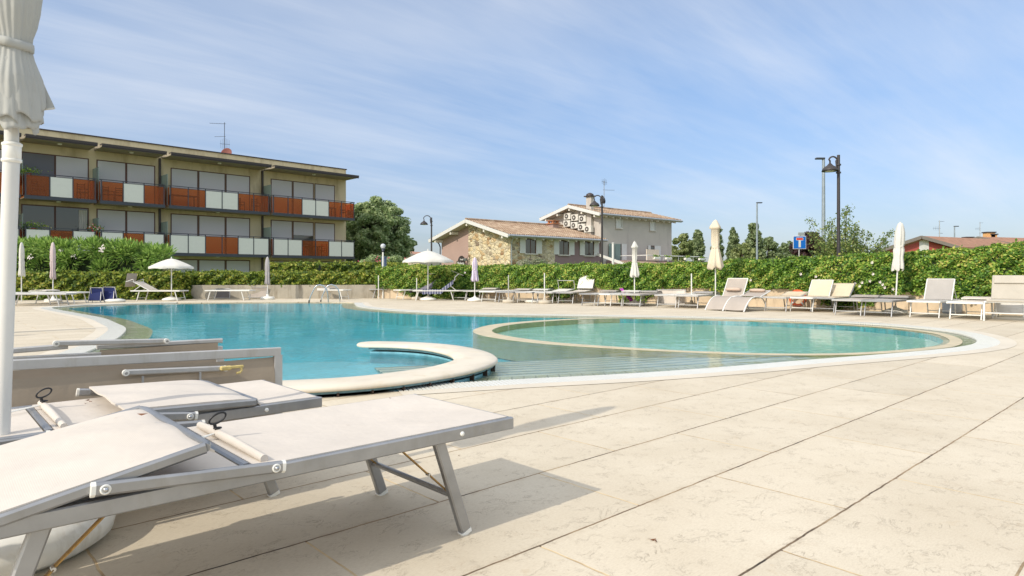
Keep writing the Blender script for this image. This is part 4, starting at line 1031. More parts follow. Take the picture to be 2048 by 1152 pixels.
# oleander bank
pts = []; nr = []; P_ = []; core = MB()
cl_ = []
for k in range(150):
    px = random.uniform(-60, 336); d = random.uniform(27.2, 29.2); top = zat(interp(px, [-60, 30, 60, 130, 160, 200, 250, 300, 330, 345], [482, 484, 478, 484, 480, 481, 486, 490, 497, 512]), 27.8)
    z = random.uniform(.9, top - .12) if random.random() < .6 else top - .15; z -= .22; cl_.append((onD(px, d, z), .42))
for c, rd in cl_:
    for _ in range(150):
        dv = Vector((random.gauss(0, 1), random.gauss(0, 1) - .3, random.gauss(0, 1) + .5)).normalized() * rd * random.uniform(.45, 1.0)
        pts.append(tuple(c + dv)); t = dv.normalized(); nr.append((t.y + .1, -t.x, .5))
P_ = np.array(pts)
def blades(name, P, D, L, W, m):
    n = len(P); D = D / (np.linalg.norm(D, axis=1, keepdims=True) + 1e-9)
    S = np.cross(D, rng.normal(size=(n, 3))); S /= np.linalg.norm(S, axis=1, keepdims=True) + 1e-9
    L = (L * rng.uniform(.7, 1.3, (n, 1))); W = W * rng.uniform(.8, 1.2, (n, 1)); dn = np.array([[0, 0, -1.0]])
    V = np.stack([P, P + D * L * .5 + S * W, P + D * L + dn * L * .15, P + D * L * .5 - S * W], 1).reshape(-1, 3)
    idx = np.arange(n) * 4; F = np.stack([idx, idx + 1, idx + 2, idx + 3], 1)
    me = bpy.data.meshes.new(name); me.vertices.add(len(V)); me.vertices.foreach_set('co', V.astype(np.float32).ravel())
    me.loops.add(4 * n); me.loops.foreach_set('vertex_index', F.ravel().astype(np.int32)); me.polygons.add(n); me.polygons.foreach_set('loop_start', (np.arange(n) * 4).astype(np.int32))
    me.materials.append(m); me.update(); me.validate(); ob = bpy.data.objects.new(name, me); COL.objects.link(ob); return ob
D_ = np.array([[p[0] - c[0][0], p[1] - c[0][1], p[2] - c[0][2] + .15] for c, sl_ in zip(cl_, range(0, len(pts), 150)) for p in pts[sl_:sl_ + 150]])
br_ = thing('oleander_bush', 'tall leafy oleander bank behind the low hedge at the left', 'bush', (0, 0, 0))
o = blades('foliage', P_, D_, .26, .028, OL); o.parent = br_
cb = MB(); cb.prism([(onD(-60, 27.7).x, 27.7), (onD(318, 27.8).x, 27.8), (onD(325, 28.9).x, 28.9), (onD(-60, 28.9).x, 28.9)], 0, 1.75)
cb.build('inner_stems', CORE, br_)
mb = MB()
for px, py in ((205, 495), (148, 512), (202, 500), (60, 515), (120, 500)):
    c = onD(px, 27.1, zat(py, 27.1))
    for j in range(12):
        q = c + Vector((random.gauss(0, .06), random.gauss(0, .04), random.gauss(0, .05))); mb.add([q + Vector((-.03, 0, 0)), q + Vector((0, 0, -.03)), q + Vector((.03, 0, 0)), q + Vector((0, 0, .03))], [(0, 1, 2, 3)])
mb.build('flower_cluster', FL, br_)

def tree(label, base, h, crown_z0, rx, ry, nleaf, size, m, shape='round', trunk_r=.2, name='tree', nb=40, group=None, seed=1, clump=.18, cat='tree'):
    rs = random.Random(seed); r = thing(name, label, cat, base, 0, group)
    mb = MB(); mb.tube([(0, 0, 0), (.05, .02, crown_z0 * .6), (.0, .05, crown_z0 + (h - crown_z0) * .35), (0, 0, h * .85)], [trunk_r, trunk_r * .8, trunk_r * .5, trunk_r * .12], 8)
    cs = []; cz = (crown_z0 + h) / 2; hz = (h - crown_z0) / 2
    for k in range(nb):
        while True:
            u = Vector((rs.uniform(-1, 1), rs.uniform(-1, 1), rs.uniform(-1, 1)))
            if u.length < 1: break
        if rs.random() < .75: u = u.normalized() * rs.uniform(.7, 1.0)
        zf = (u.z + 1) / 2
        if shape == 'round': w = 1.0
        elif shape == 'poplar': w = min(1, (zf + .08) * 2.6) * (1 - zf * .55)
        elif shape == 'cone': w = 1.15 - zf
        elif shape == 'dome': w = 1.0 if zf < .5 else 1.0
        jit = rs.uniform(.85, 1.12)
        cs.append(Vector((u.x * rx * w * jit, u.y * ry * w * jit, cz + u.z * hz * rs.uniform(.9, 1.05))))
    for c in cs[:max(10, nb // 4)]:
        z0 = crown_z0 * .8 + (c.z - crown_z0 * .8) * .3; mb.tube([(0, 0, max(z0, crown_z0 * .5)), c * .55 + Vector((0, 0, z0 * .45)), c], [trunk_r * .35, trunk_r * .2, trunk_r * .05], 5)
    mb.build('trunk', BARK, r)
    C = np.array([tuple(c) for c in cs]); pick = rng.integers(0, len(cs), nleaf)
    rad = clump * (rx + ry + 2 * hz) / 2 * rng.uniform(.7, 1.35, len(cs))
    dv = rng.normal(size=(nleaf, 3)); dv /= np.linalg.norm(dv, axis=1, keepdims=True)
    P = C[pick] + dv * (rad[pick] * rng.uniform(.35, 1.05, nleaf) ** .6)[:, None] * np.array([[1, 1, .8]])
    keep = P[:, 2] > .3; P = P[keep]; dv = dv[keep]
    o = leaves_mesh('crown', P, size, m, dv + np.array([[0, 0, .5]]), 1.4, .6); o.parent = r; return r
def tr(px, d, top, bot, halfpx, *a, **k):
    b = onD(px, d); k.setdefault('trunk_r', .2); w = halfpx / FOC * d
    return tree(k.pop('label'), b, zat(top, d), max(.3, zat(bot, d)), w, w, *a, **k)
tr(752, 58, 398, 548, 66, 70000, .16, TL, label='big round dark green tree right of the apartment block', nb=420, trunk_r=.35, clump=.07, seed=4)
tr(690, 62, 425, 540, 45, 14000, .19, TL, label='dark green tree partly hidden by the corner of the apartment block', nb=60, seed=9, clump=.12)
tr(818, 95, 474, 520, 14, 3500, .22, TLF, label='small distant tree right of the big round tree', nb=18, seed=3, clump=.16)
for i, (px, d, top, hp, sh, nl, lab) in enumerate(((1362, 78, 466, 22, 'round', 9000, 'broad green tree just right of the grey house'), (1396, 84, 456, 15, 'poplar', 6000, 'small poplar between the broad tree and the cream parasol'),
        (1435, 90, 448, 12, 'poplar', 5000, 'slim poplar directly behind the cream parasol'), (1466, 88, 457, 14, 'poplar', 6000, 'poplar just right of the cream parasol'), (1508, 86, 443, 21, 'poplar', 9000, 'tallest poplar behind the thin street light'),
        (1537, 96, 474, 20, 'round', 6000, 'rounded tree at the foot of the tallest poplar'), (1575, 110, 482, 26, 'round', 7000, 'low distant tree left of the blue sign'), (1490, 76, 486, 26, 'round', 7000, 'olive green bushy tree in front of the poplars'))):
    tr(px, d, top, 545, hp, nl, .24, TLF if i not in (7, 0) else TLY, label=lab, shape=sh, nb=130, seed=20 + i, group='distant trees beyond the hedge', clump=.08)
tr(1622, 33, 463, 545, 36, 9000, .09, PUR, label='dark purple leaved tree behind the blue sign', nb=60, seed=40, clump=.13, trunk_r=.1)
# loose upright shrub tree by the tall lamp: long bare-tipped shoots
def shoots(px, d, label, tips, m, name='young_tree', seed=3):
    b = onD(px, d); r = thing(name, label, 'tree', b, 0); rs = random.Random(seed); mb = MB(); P = []
    mb.tube([(0, 0, 0), (.02, 0, 1.0)], [.07, .05], 8)
    for tx, ty in tips:
        T = onD(tx, d, zat(ty, d)) - b; T.y += rs.uniform(-.9, .9); s0 = Vector((rs.uniform(-.1, .1), 0, .8)); mid = s0.lerp(T, .5) + Vector((T.x * .12, T.y * .1, -.08))
        pl = [s0 * (1 - t) ** 2 + mid * 2 * t * (1 - t) + T * t * t for t in [k / 10 for k in range(11)]]
        mb.tube(pl, [.022 * (1 - k / 11) + .003 for k in range(11)], 5)
        for k in range(3, 11):
            for j in range(52 if k < 8 else 22):
                w = .25 * (1.05 - k / 11) + .05; q = pl[k].lerp(pl[min(10, k + 1)], rs.random()) + Vector((rs.gauss(0, w), rs.gauss(0, w), rs.gauss(0, w * .7))); P.append(tuple(q))
    mb.build('trunk', BARK, r); o = leaves_mesh('crown', np.array(P), .05, m, None, 1.9, 1); o.parent = r
shoots(1690, 25, 'loose green young tree with upright shoots beside the tall street lamp', [(1612, 470), (1634, 438), (1642, 445), (1655, 455), (1664, 450), (1690, 430), (1697, 415), (1702, 420), (1718, 448), (1734, 452), (1741, 460), (1757, 472), (1774, 466), (1766, 480), (1725, 470), (1680, 455), (1650, 480), (1700, 460), (1740, 490), (1630, 490), (1670, 485), (1712, 485)], leafmat('young_leaf', (66, 92, 44), (104, 128, 66), (160, 168, 100)))
# red flowering shrubs behind the upper hedge
for px, lab in ((748, 'green shrub with pink blossoms left of the open parasol'), (785, 'green shrub with a few pink blossoms behind the open parasol')):
    rr = tr(px, 40, 512, 545, 22, 3500, .09, TL, label=lab, name='flowering_shrub', nb=20, trunk_r=.04, seed=px, clump=.22, cat='shrub')
    mb = MB()
    for j in range(16):
        q = Vector((random.gauss(0, .4), -.5, zat(520, 40) + random.gauss(0, .1))); mb.add([q + Vector((-.04, 0, 0)), q + Vector((0, 0, -.04)), q + Vector((.04, 0, 0)), q + Vector((0, 0, .04))], [(0, 1, 2, 3)])
    mb.build('blossoms', mat('pink_petals', (216, 90, 120), .6), rr)
rr = tr(1075, 30.5, 521, 545, 34, 4000, .06, leafmat('grey_leaf', (110, 118, 90), (140, 146, 116), (166, 170, 140)), label='pale grey green shrub in front of the stone house wall', name='grey_shrub', nb=24, trunk_r=.03, seed=77, clump=.2, cat='shrub')

# ------------------------------------------------------------------ apartment block
UP0 = Vector((-26.2, 35)); UP1 = Vector((-12.08, 49.6)); ud = (UP1 - UP0).normalized()
AB = thing('apartment_block', 'three storey beige apartment block with orange and white balcony panels', 'apartment building', (UP0.x, UP0.y, 0), math.atan2(ud.y, ud.x))
YEL = mat('beige_facade', (208, 194, 160), .85, var=.08, scale=.6, dirt=(150, 132, 98), bump=.3, bscale=30)
DBR = mat('dark_brown_metal', (62, 54, 52), .5, var=.1)
DGR = mat('dark_grey_metal', (70, 74, 82), .45, metal=.3, var=.1)
SOF = mat('soffit_concrete', (160, 150, 130), .85, var=.15, scale=1.5)
BRN = mat('brown_window_frame', (92, 60, 46), .5)
SHUT = mat('roller_shutter', (190, 190, 192), .6, var=.05, scale=2)
def shutter_mat(name, rgb, pitch=.055):
    m, nt = newmat(name); tc = nt.add('ShaderNodeTexCoord').outputs['Object']
    w = nt.add('ShaderNodeTexWave', wave_type='BANDS', bands_direction='Z'); w.inputs['Scale'].default_value = 1 / pitch / 3.18; nt.link(tc, w.inputs[0])
    c = s2l(rgb); p = nt.add('ShaderNodeBsdfPrincipled'); p.inputs['Roughness'].default_value = .55
    nt.link(nt.mix(nt.ramp(w.outputs['Fac'], [(.05, (.7, .7, .7)), (.25, (0, 0, 0))]), c, tuple(x * .6 for x in c)), p.inputs['Base Color'])
    nt.link(nt.bump(w.outputs['Fac'], .5, .01), p.inputs['Normal']); nt.link(p.outputs[0], nt.out.inputs[0]); return m
SHUT = shutter_mat('roller_shutter_slats', (208, 207, 206)); SHUTD = shutter_mat('dark_roller_shutter', (112, 112, 118))
m_, nt = newmat('window_glass'); pr = nt.add('ShaderNodeBsdfPrincipled'); pr.inputs['Base Color'].default_value = (.03, .035, .04, 1); pr.inputs['Roughness'].default_value = .04; pr.inputs['Specular IOR Level'].default_value = .9
tc = nt.add('ShaderNodeTexCoord').outputs['Object']; nt.link(nt.bump(nt.noise(tc, .7, 2), .05, .05), pr.inputs['Normal']); nt.link(pr.outputs[0], nt.out.inputs[0]); GLASS = m_
def tinted(name, tint, body, fac):
    m, nt = newmat(name); t = nt.add('ShaderNodeBsdfTransparent'); t.inputs[0].default_value = tint + (1,)
    p = nt.add('ShaderNodeBsdfPrincipled'); p.inputs['Base Color'].default_value = body + (1,); p.inputs['Roughness'].default_value = .12
    mx = nt.add('ShaderNodeMixShader', i_0=fac); nt.link(t.outputs[0], mx.inputs[1]); nt.link(p.outputs[0], mx.inputs[2]); nt.link(mx.outputs[0], nt.out.inputs[0]); return m
ORG = tinted('orange_glass', (.94, .52, .26), (.50, .20, .08), .2)
FROST = tinted('frosted_green_glass', (.6, .72, .68), (.42, .52, .48), .5)
WPAN = mat('white_perforated_panel', (226, 226, 216), .6, var=.03, bump=.3, bscale=120)
DY = 1.4
mb = MB(); mb.box((-13, DY, -.02), (20.57, DY + 10, 9.12)); mb.build('wall', YEL, AB)
mb = MB(); mb.box((-13.05, DY - .06, 9.12), (20.63, DY + 10.05, 9.19)); mb.build('parapet_coping', DBR, AB)
bays = [(-3.45, -.12), (.05, 3.4), (3.6, 7.06), (7.3, 13.72), (13.95, 20.45)]
upp = [['O', 'W', 'O'], ['O', 'W', 'O'], ['O', 'W', 'O'], ['O', 'O', 'W', 'W', 'O', 'O'], ['O', 'O', 'W', 'W', 'O', 'O']]
low = [['W', 'O', 'W'], ['W', 'O', 'W'], ['W', 'O', 'W'], ['W', 'W', 'O', 'O', 'W', 'W'], ['W', 'W', 'O', 'O', 'W', 'W']]
wins = [[(-3.3, -1.85), (-1.75, -.3)], [(.19, 1.65), (1.74, 3.29)], [(3.8, 5.25), (5.37, 6.87)], [(7.9, 9.46), (9.6, 11.23), (11.37, 12.92)], [(14.54, 16.06), (16.21, 17.75), (17.95, 19.53)]]
for lvl, (fl, pans) in enumerate(((2.32, low), (5.25, upp))):
    for b, (u0, u1) in enumerate(bays):
        mb = MB(); mb.box((u0, 0.02, fl - .14), (u1, DY, fl)); sl = mb.build('balcony', SOF, AB)
        mb = MB(); mb.box((u0 - .01, -.02, fl - .17), (u1 + .01, .02, fl + .02)); mb.build('balcony_edge', DGR, sl)
        mb = MB()
        mb.bar((u0, 0, fl + 1.22), (u1, 0, fl + 1.22), .06, .04); mb.bar((u0, 0, fl + 1.12), (u1, 0, fl + 1.12), .03, .03)
        for uu in (u0 + .02, u1 - .02): mb.bar((uu, 0, fl + 1.22), (uu, DY, fl + 1.22), .04, .04); mb.bar((uu, .5, fl), (uu, .5, fl + 1.2), .03, .03)
        ps = pans[b]; k = len(ps); st = (u1 - u0 - .12) / k
        for j in range(k + 1): mb.bar((u0 + .06 + st * j, 0, fl - .1), (u0 + .06 + st * j, 0, fl + 1.22), .045, .05, up=(1, 0, 0))
        mb.build('railing', DGR, sl)
        for j, c in enumerate(ps):
            a0, a1 = u0 + .06 + st * j + .03, u0 + .06 + st * (j + 1) - .03
            mb = MB(); mb.box((a0, -.008, fl + .03), (a1, .008, fl + 1.13)); mb.build('balcony_panel', ORG if c == 'O' else WPAN, sl)
        for uu in (u1, u0): mb = MB(); mb.box((uu - .01, .04, fl + .03), (uu + .005, DY - .1, fl + 1.12)); mb.build('side_panel', ORG, sl)
        if b:
            mb = MB(); mb.box((u0 - .06, .15, fl + .02), (u0 - .035, DY, fl + 1.95)); mb.build('screen', FROST, sl)
        mb = MB(); mb.lathe([(0, -.07), (.11, -.05), (.13, 0), (0, 0)], 12, c=((u0 + u1) / 2, .7, fl - .15)); mb.build('ceiling_light', WPLAST, sl)
        mb = MB(); mb.box((u0 + .1, .02, fl + .001), (u1 - .1, DY - .01, fl + .012)); mb.build('floor_tiles', mat('terracotta_tiles', (150, 84, 60), .6), sl)
def window(u0, u1, z0, z1, state, parent):
    mb = MB(); y = DY
    f = .06
    mb.box((u0 - f, y - .03, z0), (u0, y + .02, z1 + f)); mb.box((u1, y - .03, z0), (u1 + f, y + .02, z1 + f)); mb.box((u0, y - .03, z1), (u1, y + .02, z1 + f))
    w = mb.build('window', BRN, parent)
    if state == 'shut': mb = MB(); mb.box((u0, y - .02, z0), (u1, y - .006, z1)); mb.build('shutter', SHUT, w)
    elif state == 'dark': mb = MB(); mb.box((u0, y - .02, z0), (u1, y - .006, z1)); mb.build('shutter', SHUTD, w)
    elif state == 'half':
        mb = MB(); mb.box((u0, y - .02, z1 - .95), (u1, y - .006, z1)); mb.build('shutter', SHUT, w)
        mb = MB(); mb.box((u0, y - .012, z0), (u1, y - .004, z1 - .95)); mb.build('pane', GLASS, w)
    else:
        mb = MB(); mb.box((u0, y - .012, z0), (u1, y - .004, z1)); mb.build('pane', GLASS, w)
for b, ws in enumerate(wins):
    for j, (a, c) in enumerate(ws):
        window(a, c, 5.27, 7.74, 'dark' if (b, j) == (1, 0) else 'shut', AB)
        window(a, c, 2.34, 4.83, 'open' if b == 1 else 'half' if (b, j) == (4, 1) else 'shut', AB)
        window(a, c, 0, 1.92, 'shut', AB)
mb = MB(); mb.grid(lambda a, b: (2.85 + .42 * a, DY - .03 - .02 * math.sin(a * 30), 2.4 + 2.35 * b), 24, 1); mb.build('curtain', fabric('curtain_cloth', (206, 204, 192)), AB)
for b, (u0, u1) in enumerate(bays):
    a0, a1 = u0 + .02, u1 - .03 if b < 4 else u1 + .15
    mb = MB(); mb.add([(a0, -.28, 8.32), (a1, -.28, 8.32), (a1, DY, 8.30), (a0, DY, 8.30), (a0, -.28, 8.44), (a1, -.28, 8.44), (a1, DY, 8.62), (a0, DY, 8.62)], [(0, 3, 2, 1), (4, 5, 6, 7), (0, 1, 5, 4), (1, 2, 6, 5), (2, 3, 7, 6), (3, 0, 4, 7)])
    cn = mb.build('canopy_roof', SOF, AB)
    mb = MB(); mb.box((a0 - .02, -.36, 8.36), (a1 + .02, -.283, 8.50)); mb.box((a0 - .02, -.33, 8.29), (a1 + .02, -.283, 8.352)); mb.box((a0 - .02, -.283, 8.445), (a1 + .02, .1, 8.50)); mb.build('fascia', DBR, cn)
    mb = MB(); mb.lathe([(0, 8.23), (.11, 8.25), (.13, 8.31), (0, 8.31)], 12, c=((a0 + a1) / 2, .4, 0)); mb.build('ceiling_light', WPLAST, cn)
mb = MB()
for u in (-.05, 7.18, 13.84): mb.box((u - .06, DY - .14, 0), (u + .06, DY - .02, 8.3))
mb.build('downpipe', DBR, AB)
def on_roof(o): o.parent = AB; return o
# things on the balconies
def bal(name, mb, m, u, fl, label, cat, rz=0, group='things on the apartment balconies', y=.75):
    w = AB.matrix_basis; 
    M = Matrix.Translation((UP0.x, UP0.y, 0)) @ Matrix.Rotation(math.atan2(ud.y, ud.x), 4, 'Z'); q = M @ Vector((u, y, fl + .013))
    o = mb.build(name, m); o.location = q; o.rotation_euler = (0, 0, math.atan2(ud.y, ud.x) + rz); return tag(o, label, cat, group)
DW = mat('dark_wood', (72, 44, 34), .6); OW = mat('orange_wood', (190, 104, 50), .6)
def table_mb(w=1.5, d=.7, h=.74):
    mb = MB(); mb.box((-w / 2, -d / 2, h - .04), (w / 2, d / 2, h))
    for sx in (-1, 1):
        for sy in (-1, 1): mb.box((sx * (w / 2 - .06) - .03, sy * (d / 2 - .06) - .03, 0), (sx * (w / 2 - .06) + .03, sy * (d / 2 - .06) + .03, h - .04))
    return mb
def chair_mb():
    mb = MB(); mb.box((-.22, -.22, .42), (.22, .22, .46))
    for sx in (-1, 1):
        mb.box((sx * .2 - .02, -.22, 0), (sx * .2 + .02, -.18, .42)); mb.box((sx * .2 - .02, .18, 0), (sx * .2 + .02, .22, .95)); mb.box((sx * .22 - .02, -.2, .62), (sx * .22 + .02, .2, .66)); mb.box((sx * .22 - .02, -.2, .46), (sx * .22 + .02, -.16, .62))
    for z in (.6, .72, .84): mb.box((-.18, .185, z), (.18, .215, z + .05))
    return mb
for u, fl, w, lab in ((8.4, 5.25, 1.6, 'long dark table behind orange glass, upper balcony left of the middle'), (18.6, 5.25, 1.1, 'low dark table on the rightmost upper balcony'), (2.0, 2.32, .9, 'orange wood table on the lower left balcony'), (17.4, 2.32, 1.2, 'table on the rightmost lower balcony')):
    bal('balcony_table', table_mb(w), OW if 'orange wood' in lab else DW, u, fl, lab, 'table')
for u, fl, rz, lab in ((.8, 5.25, .8, 'dark chair behind the first orange panel of the upper left balcony'), (2.9, 5.25, 2.5, 'dark chair behind the last orange panel of the upper left balcony'), (4.2, 5.25, .5, 'left dark chair on the second upper balcony'), (4.75, 5.25, -.4, 'right dark chair of the pair on the second upper balcony'),
                       (12.0, 5.25, .3, 'dark chair on the third upper balcony behind its right orange panels'), (13.1, 5.25, 2.2, 'dark folded chair at the right end of the third upper balcony'), (1.5, 2.32, 0, 'orange wooden chair on the lower left balcony'), (5.4, 2.32, 1.2, 'dark chair behind the orange panel of the second lower balcony'),
                       (16.5, 2.32, .8, 'left chair on the rightmost lower balcony'), (18.2, 2.32, -1, 'right chair on the rightmost lower balcony'), (19.9, 5.25, 1, 'chair at the end of the rightmost upper balcony')):
    bal('balcony_chair', chair_mb(), OW if 'orange wooden' in lab or 'lower balcony' in lab and 'rightmost' in lab else DW, u, fl, lab, 'chair', rz)
for u, fl, fc, lab in ((.25, 6.45, None, 'leafy plant trailing over the upper left balcony rail'), (.45, 3.5, None, 'leafy potted plant on the lower left balcony rail'), (3.35, 3.5, (200, 60, 70), 'red and white flowers in a pot on the lower left balcony rail')):
    mb = MB(); mb.lathe([(0, -.2), (.12, -.2), (.16, 0), (0, 0)], 10); pot = bal('flower_pot', mb, mat('terracotta', (160, 92, 66), .8), u, fl, lab, 'potted plant', y=.15)
    P = rng.normal(size=(260, 3)) * np.array([[.2 if fc else .32, .12, .1]]) + np.array([[0, 0, .1]])
    o = leaves_mesh('foliage', P, .06, HL, None, 1.6, 1); o.parent = pot
    if fc:
        for cc_, q in ((fc, 24), ((236, 226, 222), 18)):
            mb = MB()
            for j in range(q):
                v = Vector((random.gauss(0, .2), random.gauss(-.05, .08), .16 + random.gauss(0, .07))); mb.add([v + Vector((-.035, 0, 0)), v + Vector((0, -.01, -.035)), v + Vector((.035, 0, 0)), v + Vector((0, 0, .035))], [(0, 1, 2, 3)])
            mb.build('blooms', mat('petals_%d' % cc_[1], cc_, .6), pot)
# rooftop aerials
def yagi(r, z, L, ang, n=7, el=.35, m=DGR, vert=False):
    mb = MB(); d = Vector((math.cos(ang), math.sin(ang), 0)); s = Vector((0, 0, 1)) if vert else Vector((-d.y, d.x, 0))
    mb.tube([Vector((0, 0, z)) - d * .1, Vector((0, 0, z)) + d * L], .012, 5)
    for k in range(n): c = Vector((0, 0, z)) + d * L * (k + .5) / n; e = el * (1 - .4 * k / n) / 2; mb.tube([c - s * e, c + s * e], .006, 4)
    mb.build('aerial', m, r)
def roofpt(u, y, z):
    return Matrix.Translation((UP0.x, UP0.y, 0)) @ Matrix.Rotation(math.atan2(ud.y, ud.x), 4, 'Z') @ Vector((u, y, z))
q = roofpt(12.3, 4, 9.1); r = thing('roof_antenna', 'television antenna mast on the roof of the apartment block', 'antenna', q)
mb = MB(); mb.tube([(0, 0, 0), (0, 0, 2.75)], .022, 6); mb.build('mast', DGR, r); yagi(r, 2.65, 1.0, PI + .2, 8, .3); yagi(r, 1.75, .75, PI - .1, 5, .2); yagi(r, 1.2, .35, .4, 4, .9, vert=True); yagi(r, 1.2, .3, PI + .5, 3, .8, vert=True)
q = roofpt(11.9, 2.6, 9.18); r = thing('satellite_dish', 'rusty red satellite dish on the apartment block roof edge', 'satellite dish', q)
mb = MB(); mb.lathe([(0, 0), (.2, .03), (.36, .1), (.38, .12), (.35, .11), (.2, .045), (0, .015)], 20); mb.tf(Matrix.Translation((0, 0, .2)) @ Matrix.Rotation(R(70), 4, 'X')); mb.build('dish', mat('rusty_red', (126, 70, 60), .7), r); mb = MB(); mb.tube([(0, 0, -.1), (0, .05, .2)], .03, 6); mb.build('bracket', DGR, r)

# ------------------------------------------------------------------ stone house and grey house share one frame
HO = Vector((-.115, 43.1)); HA = math.atan2(.655, .75)
def H(name, label, cat): return thing(name, label, cat, (HO.x, HO.y, 0), HA)
def rubble():
    m, nt = newmat('rubble_stone'); tc = nt.add('ShaderNodeTexCoord').outputs['Object']
    v = nt.mapping(tc, scale=(1, 1, 1.5)); warp = nt.mix(.12, v, None or (0, 0, 0))
    nzz = nt.add('ShaderNodeTexNoise'); nzz.inputs['Scale'].default_value = 4; nt.link(v, nzz.inputs[0])
    vv = nt.mix(.12, v, nzz.outputs['Color'])
    vo = nt.add('ShaderNodeTexVoronoi'); vo.inputs['Scale'].default_value = 3.6; nt.link(vv, vo.inputs[0])
    ve = nt.add('ShaderNodeTexVoronoi', feature='DISTANCE_TO_EDGE'); ve.inputs['Scale'].default_value = 3.6; nt.link(vv, ve.inputs[0])
    sp = nt.add('ShaderNodeSeparateColor'); nt.link(vo.outputs['Color'], sp.inputs[0])
    c = nt.ramp(sp.outputs[0], [(0, s2l((150, 112, 76))), (.12, s2l((206, 178, 134))), (.3, s2l((232, 216, 178))), (.62, s2l((218, 206, 178))), (.88, s2l((180, 166, 142))), (1, s2l((120, 104, 92)))])
    c = nt.mix(nt.ramp(nt.noise(tc, 9, 4), [(.35, (0, 0, 0)), (.7, (.5, .5, .5))]), c, s2l((150, 132, 104)))
    e = nt.ramp(ve.outputs['Distance'], [(.0, (1, 1, 1)), (.07, (0, 0, 0))]); c = nt.mix(nt.math('MULTIPLY', e, .75), c, s2l((214, 200, 168)))
    p = nt.add('ShaderNodeBsdfPrincipled'); nt.link(c, p.inputs['Base Color']); p.inputs['Roughness'].default_value = .9
    nt.link(nt.bump(nt.ramp(ve.outputs['Distance'], [(0, (0, 0, 0)), (.2, (1, 1, 1))]), .9, .05), p.inputs['Normal']); nt.link(p.outputs[0], nt.out.inputs[0]); return m
STONE = rubble(); MAUVE = mat('mauve_render', (172, 146, 136), .85, var=.06, scale=1, bump=.2, bscale=30); MAUVED = mat('dark_mauve_render', (140, 118, 118), .85, var=.06, scale=1)
GREYR = mat('grey_render', (192, 185, 176), .85, var=.06, scale=.8, dirt=(160, 152, 148), bump=.2, bscale=30)
def rooftile():
    m, nt = newmat('clay_roof_tile'); tc = nt.add('ShaderNodeTexCoord').outputs['Object']
    br = nt.add('ShaderNodeTexBrick'); br.offset = 0; nt.link(tc, br.inputs[0]); br.inputs['Scale'].default_value = 1; br.inputs['Brick Width'].default_value = .2; br.inputs['Row Height'].default_value = .36
    br.inputs['Mortar Size'].default_value = .012; br.inputs['Color1'].default_value = s2l((150, 126, 106)) + (1,); br.inputs['Color2'].default_value = s2l((190, 170, 146)) + (1,); br.inputs['Mortar'].default_value = s2l((104, 76, 58)) + (1,)
    c = nt.mix(nt.ramp(nt.noise(tc, 1.2, 5), [(.35, (0, 0, 0)), (.7, (.7, .7, .7))]), br.outputs['Color'], s2l((140, 112, 88)))
    p = nt.add('ShaderNodeBsdfPrincipled'); nt.link(c, p.inputs['Base Color']); p.inputs['Roughness'].default_value = .85; nt.link(p.outputs[0], nt.out.inputs[0]); return m
TILE = rooftile()
def tiled(mb, u0, u1, v0, z0, v1, z1, pitch=.2, rowl=.36):
    """corrugated tile slope from (v0,z0) eaves to (v1,z1) ridge, between u0 and u1"""
    nu = int((u1 - u0) / pitch * 6); L = math.hypot(v1 - v0, z1 - z0); nr_ = max(2, int(L / rowl)); rows = []
    for k in range(nr_): rows += [(k / nr_, .035), ((k + .98) / nr_, .0)]
    rows.append((1, .0)); w = nu + 1
    vs = [(u0 + (u1 - u0) * i / nu, v0 + (v1 - v0) * t, z0 + (z1 - z0) * t + .05 + h + .035 * math.cos(2 * PI * i / 6)) for t, h in rows for i in range(w)]
    mb.add(vs, [(j * w + i, j * w + i + 1, (j + 1) * w + i + 1, (j + 1) * w + i) for j in range(len(rows) - 1) for i in range(nu)])
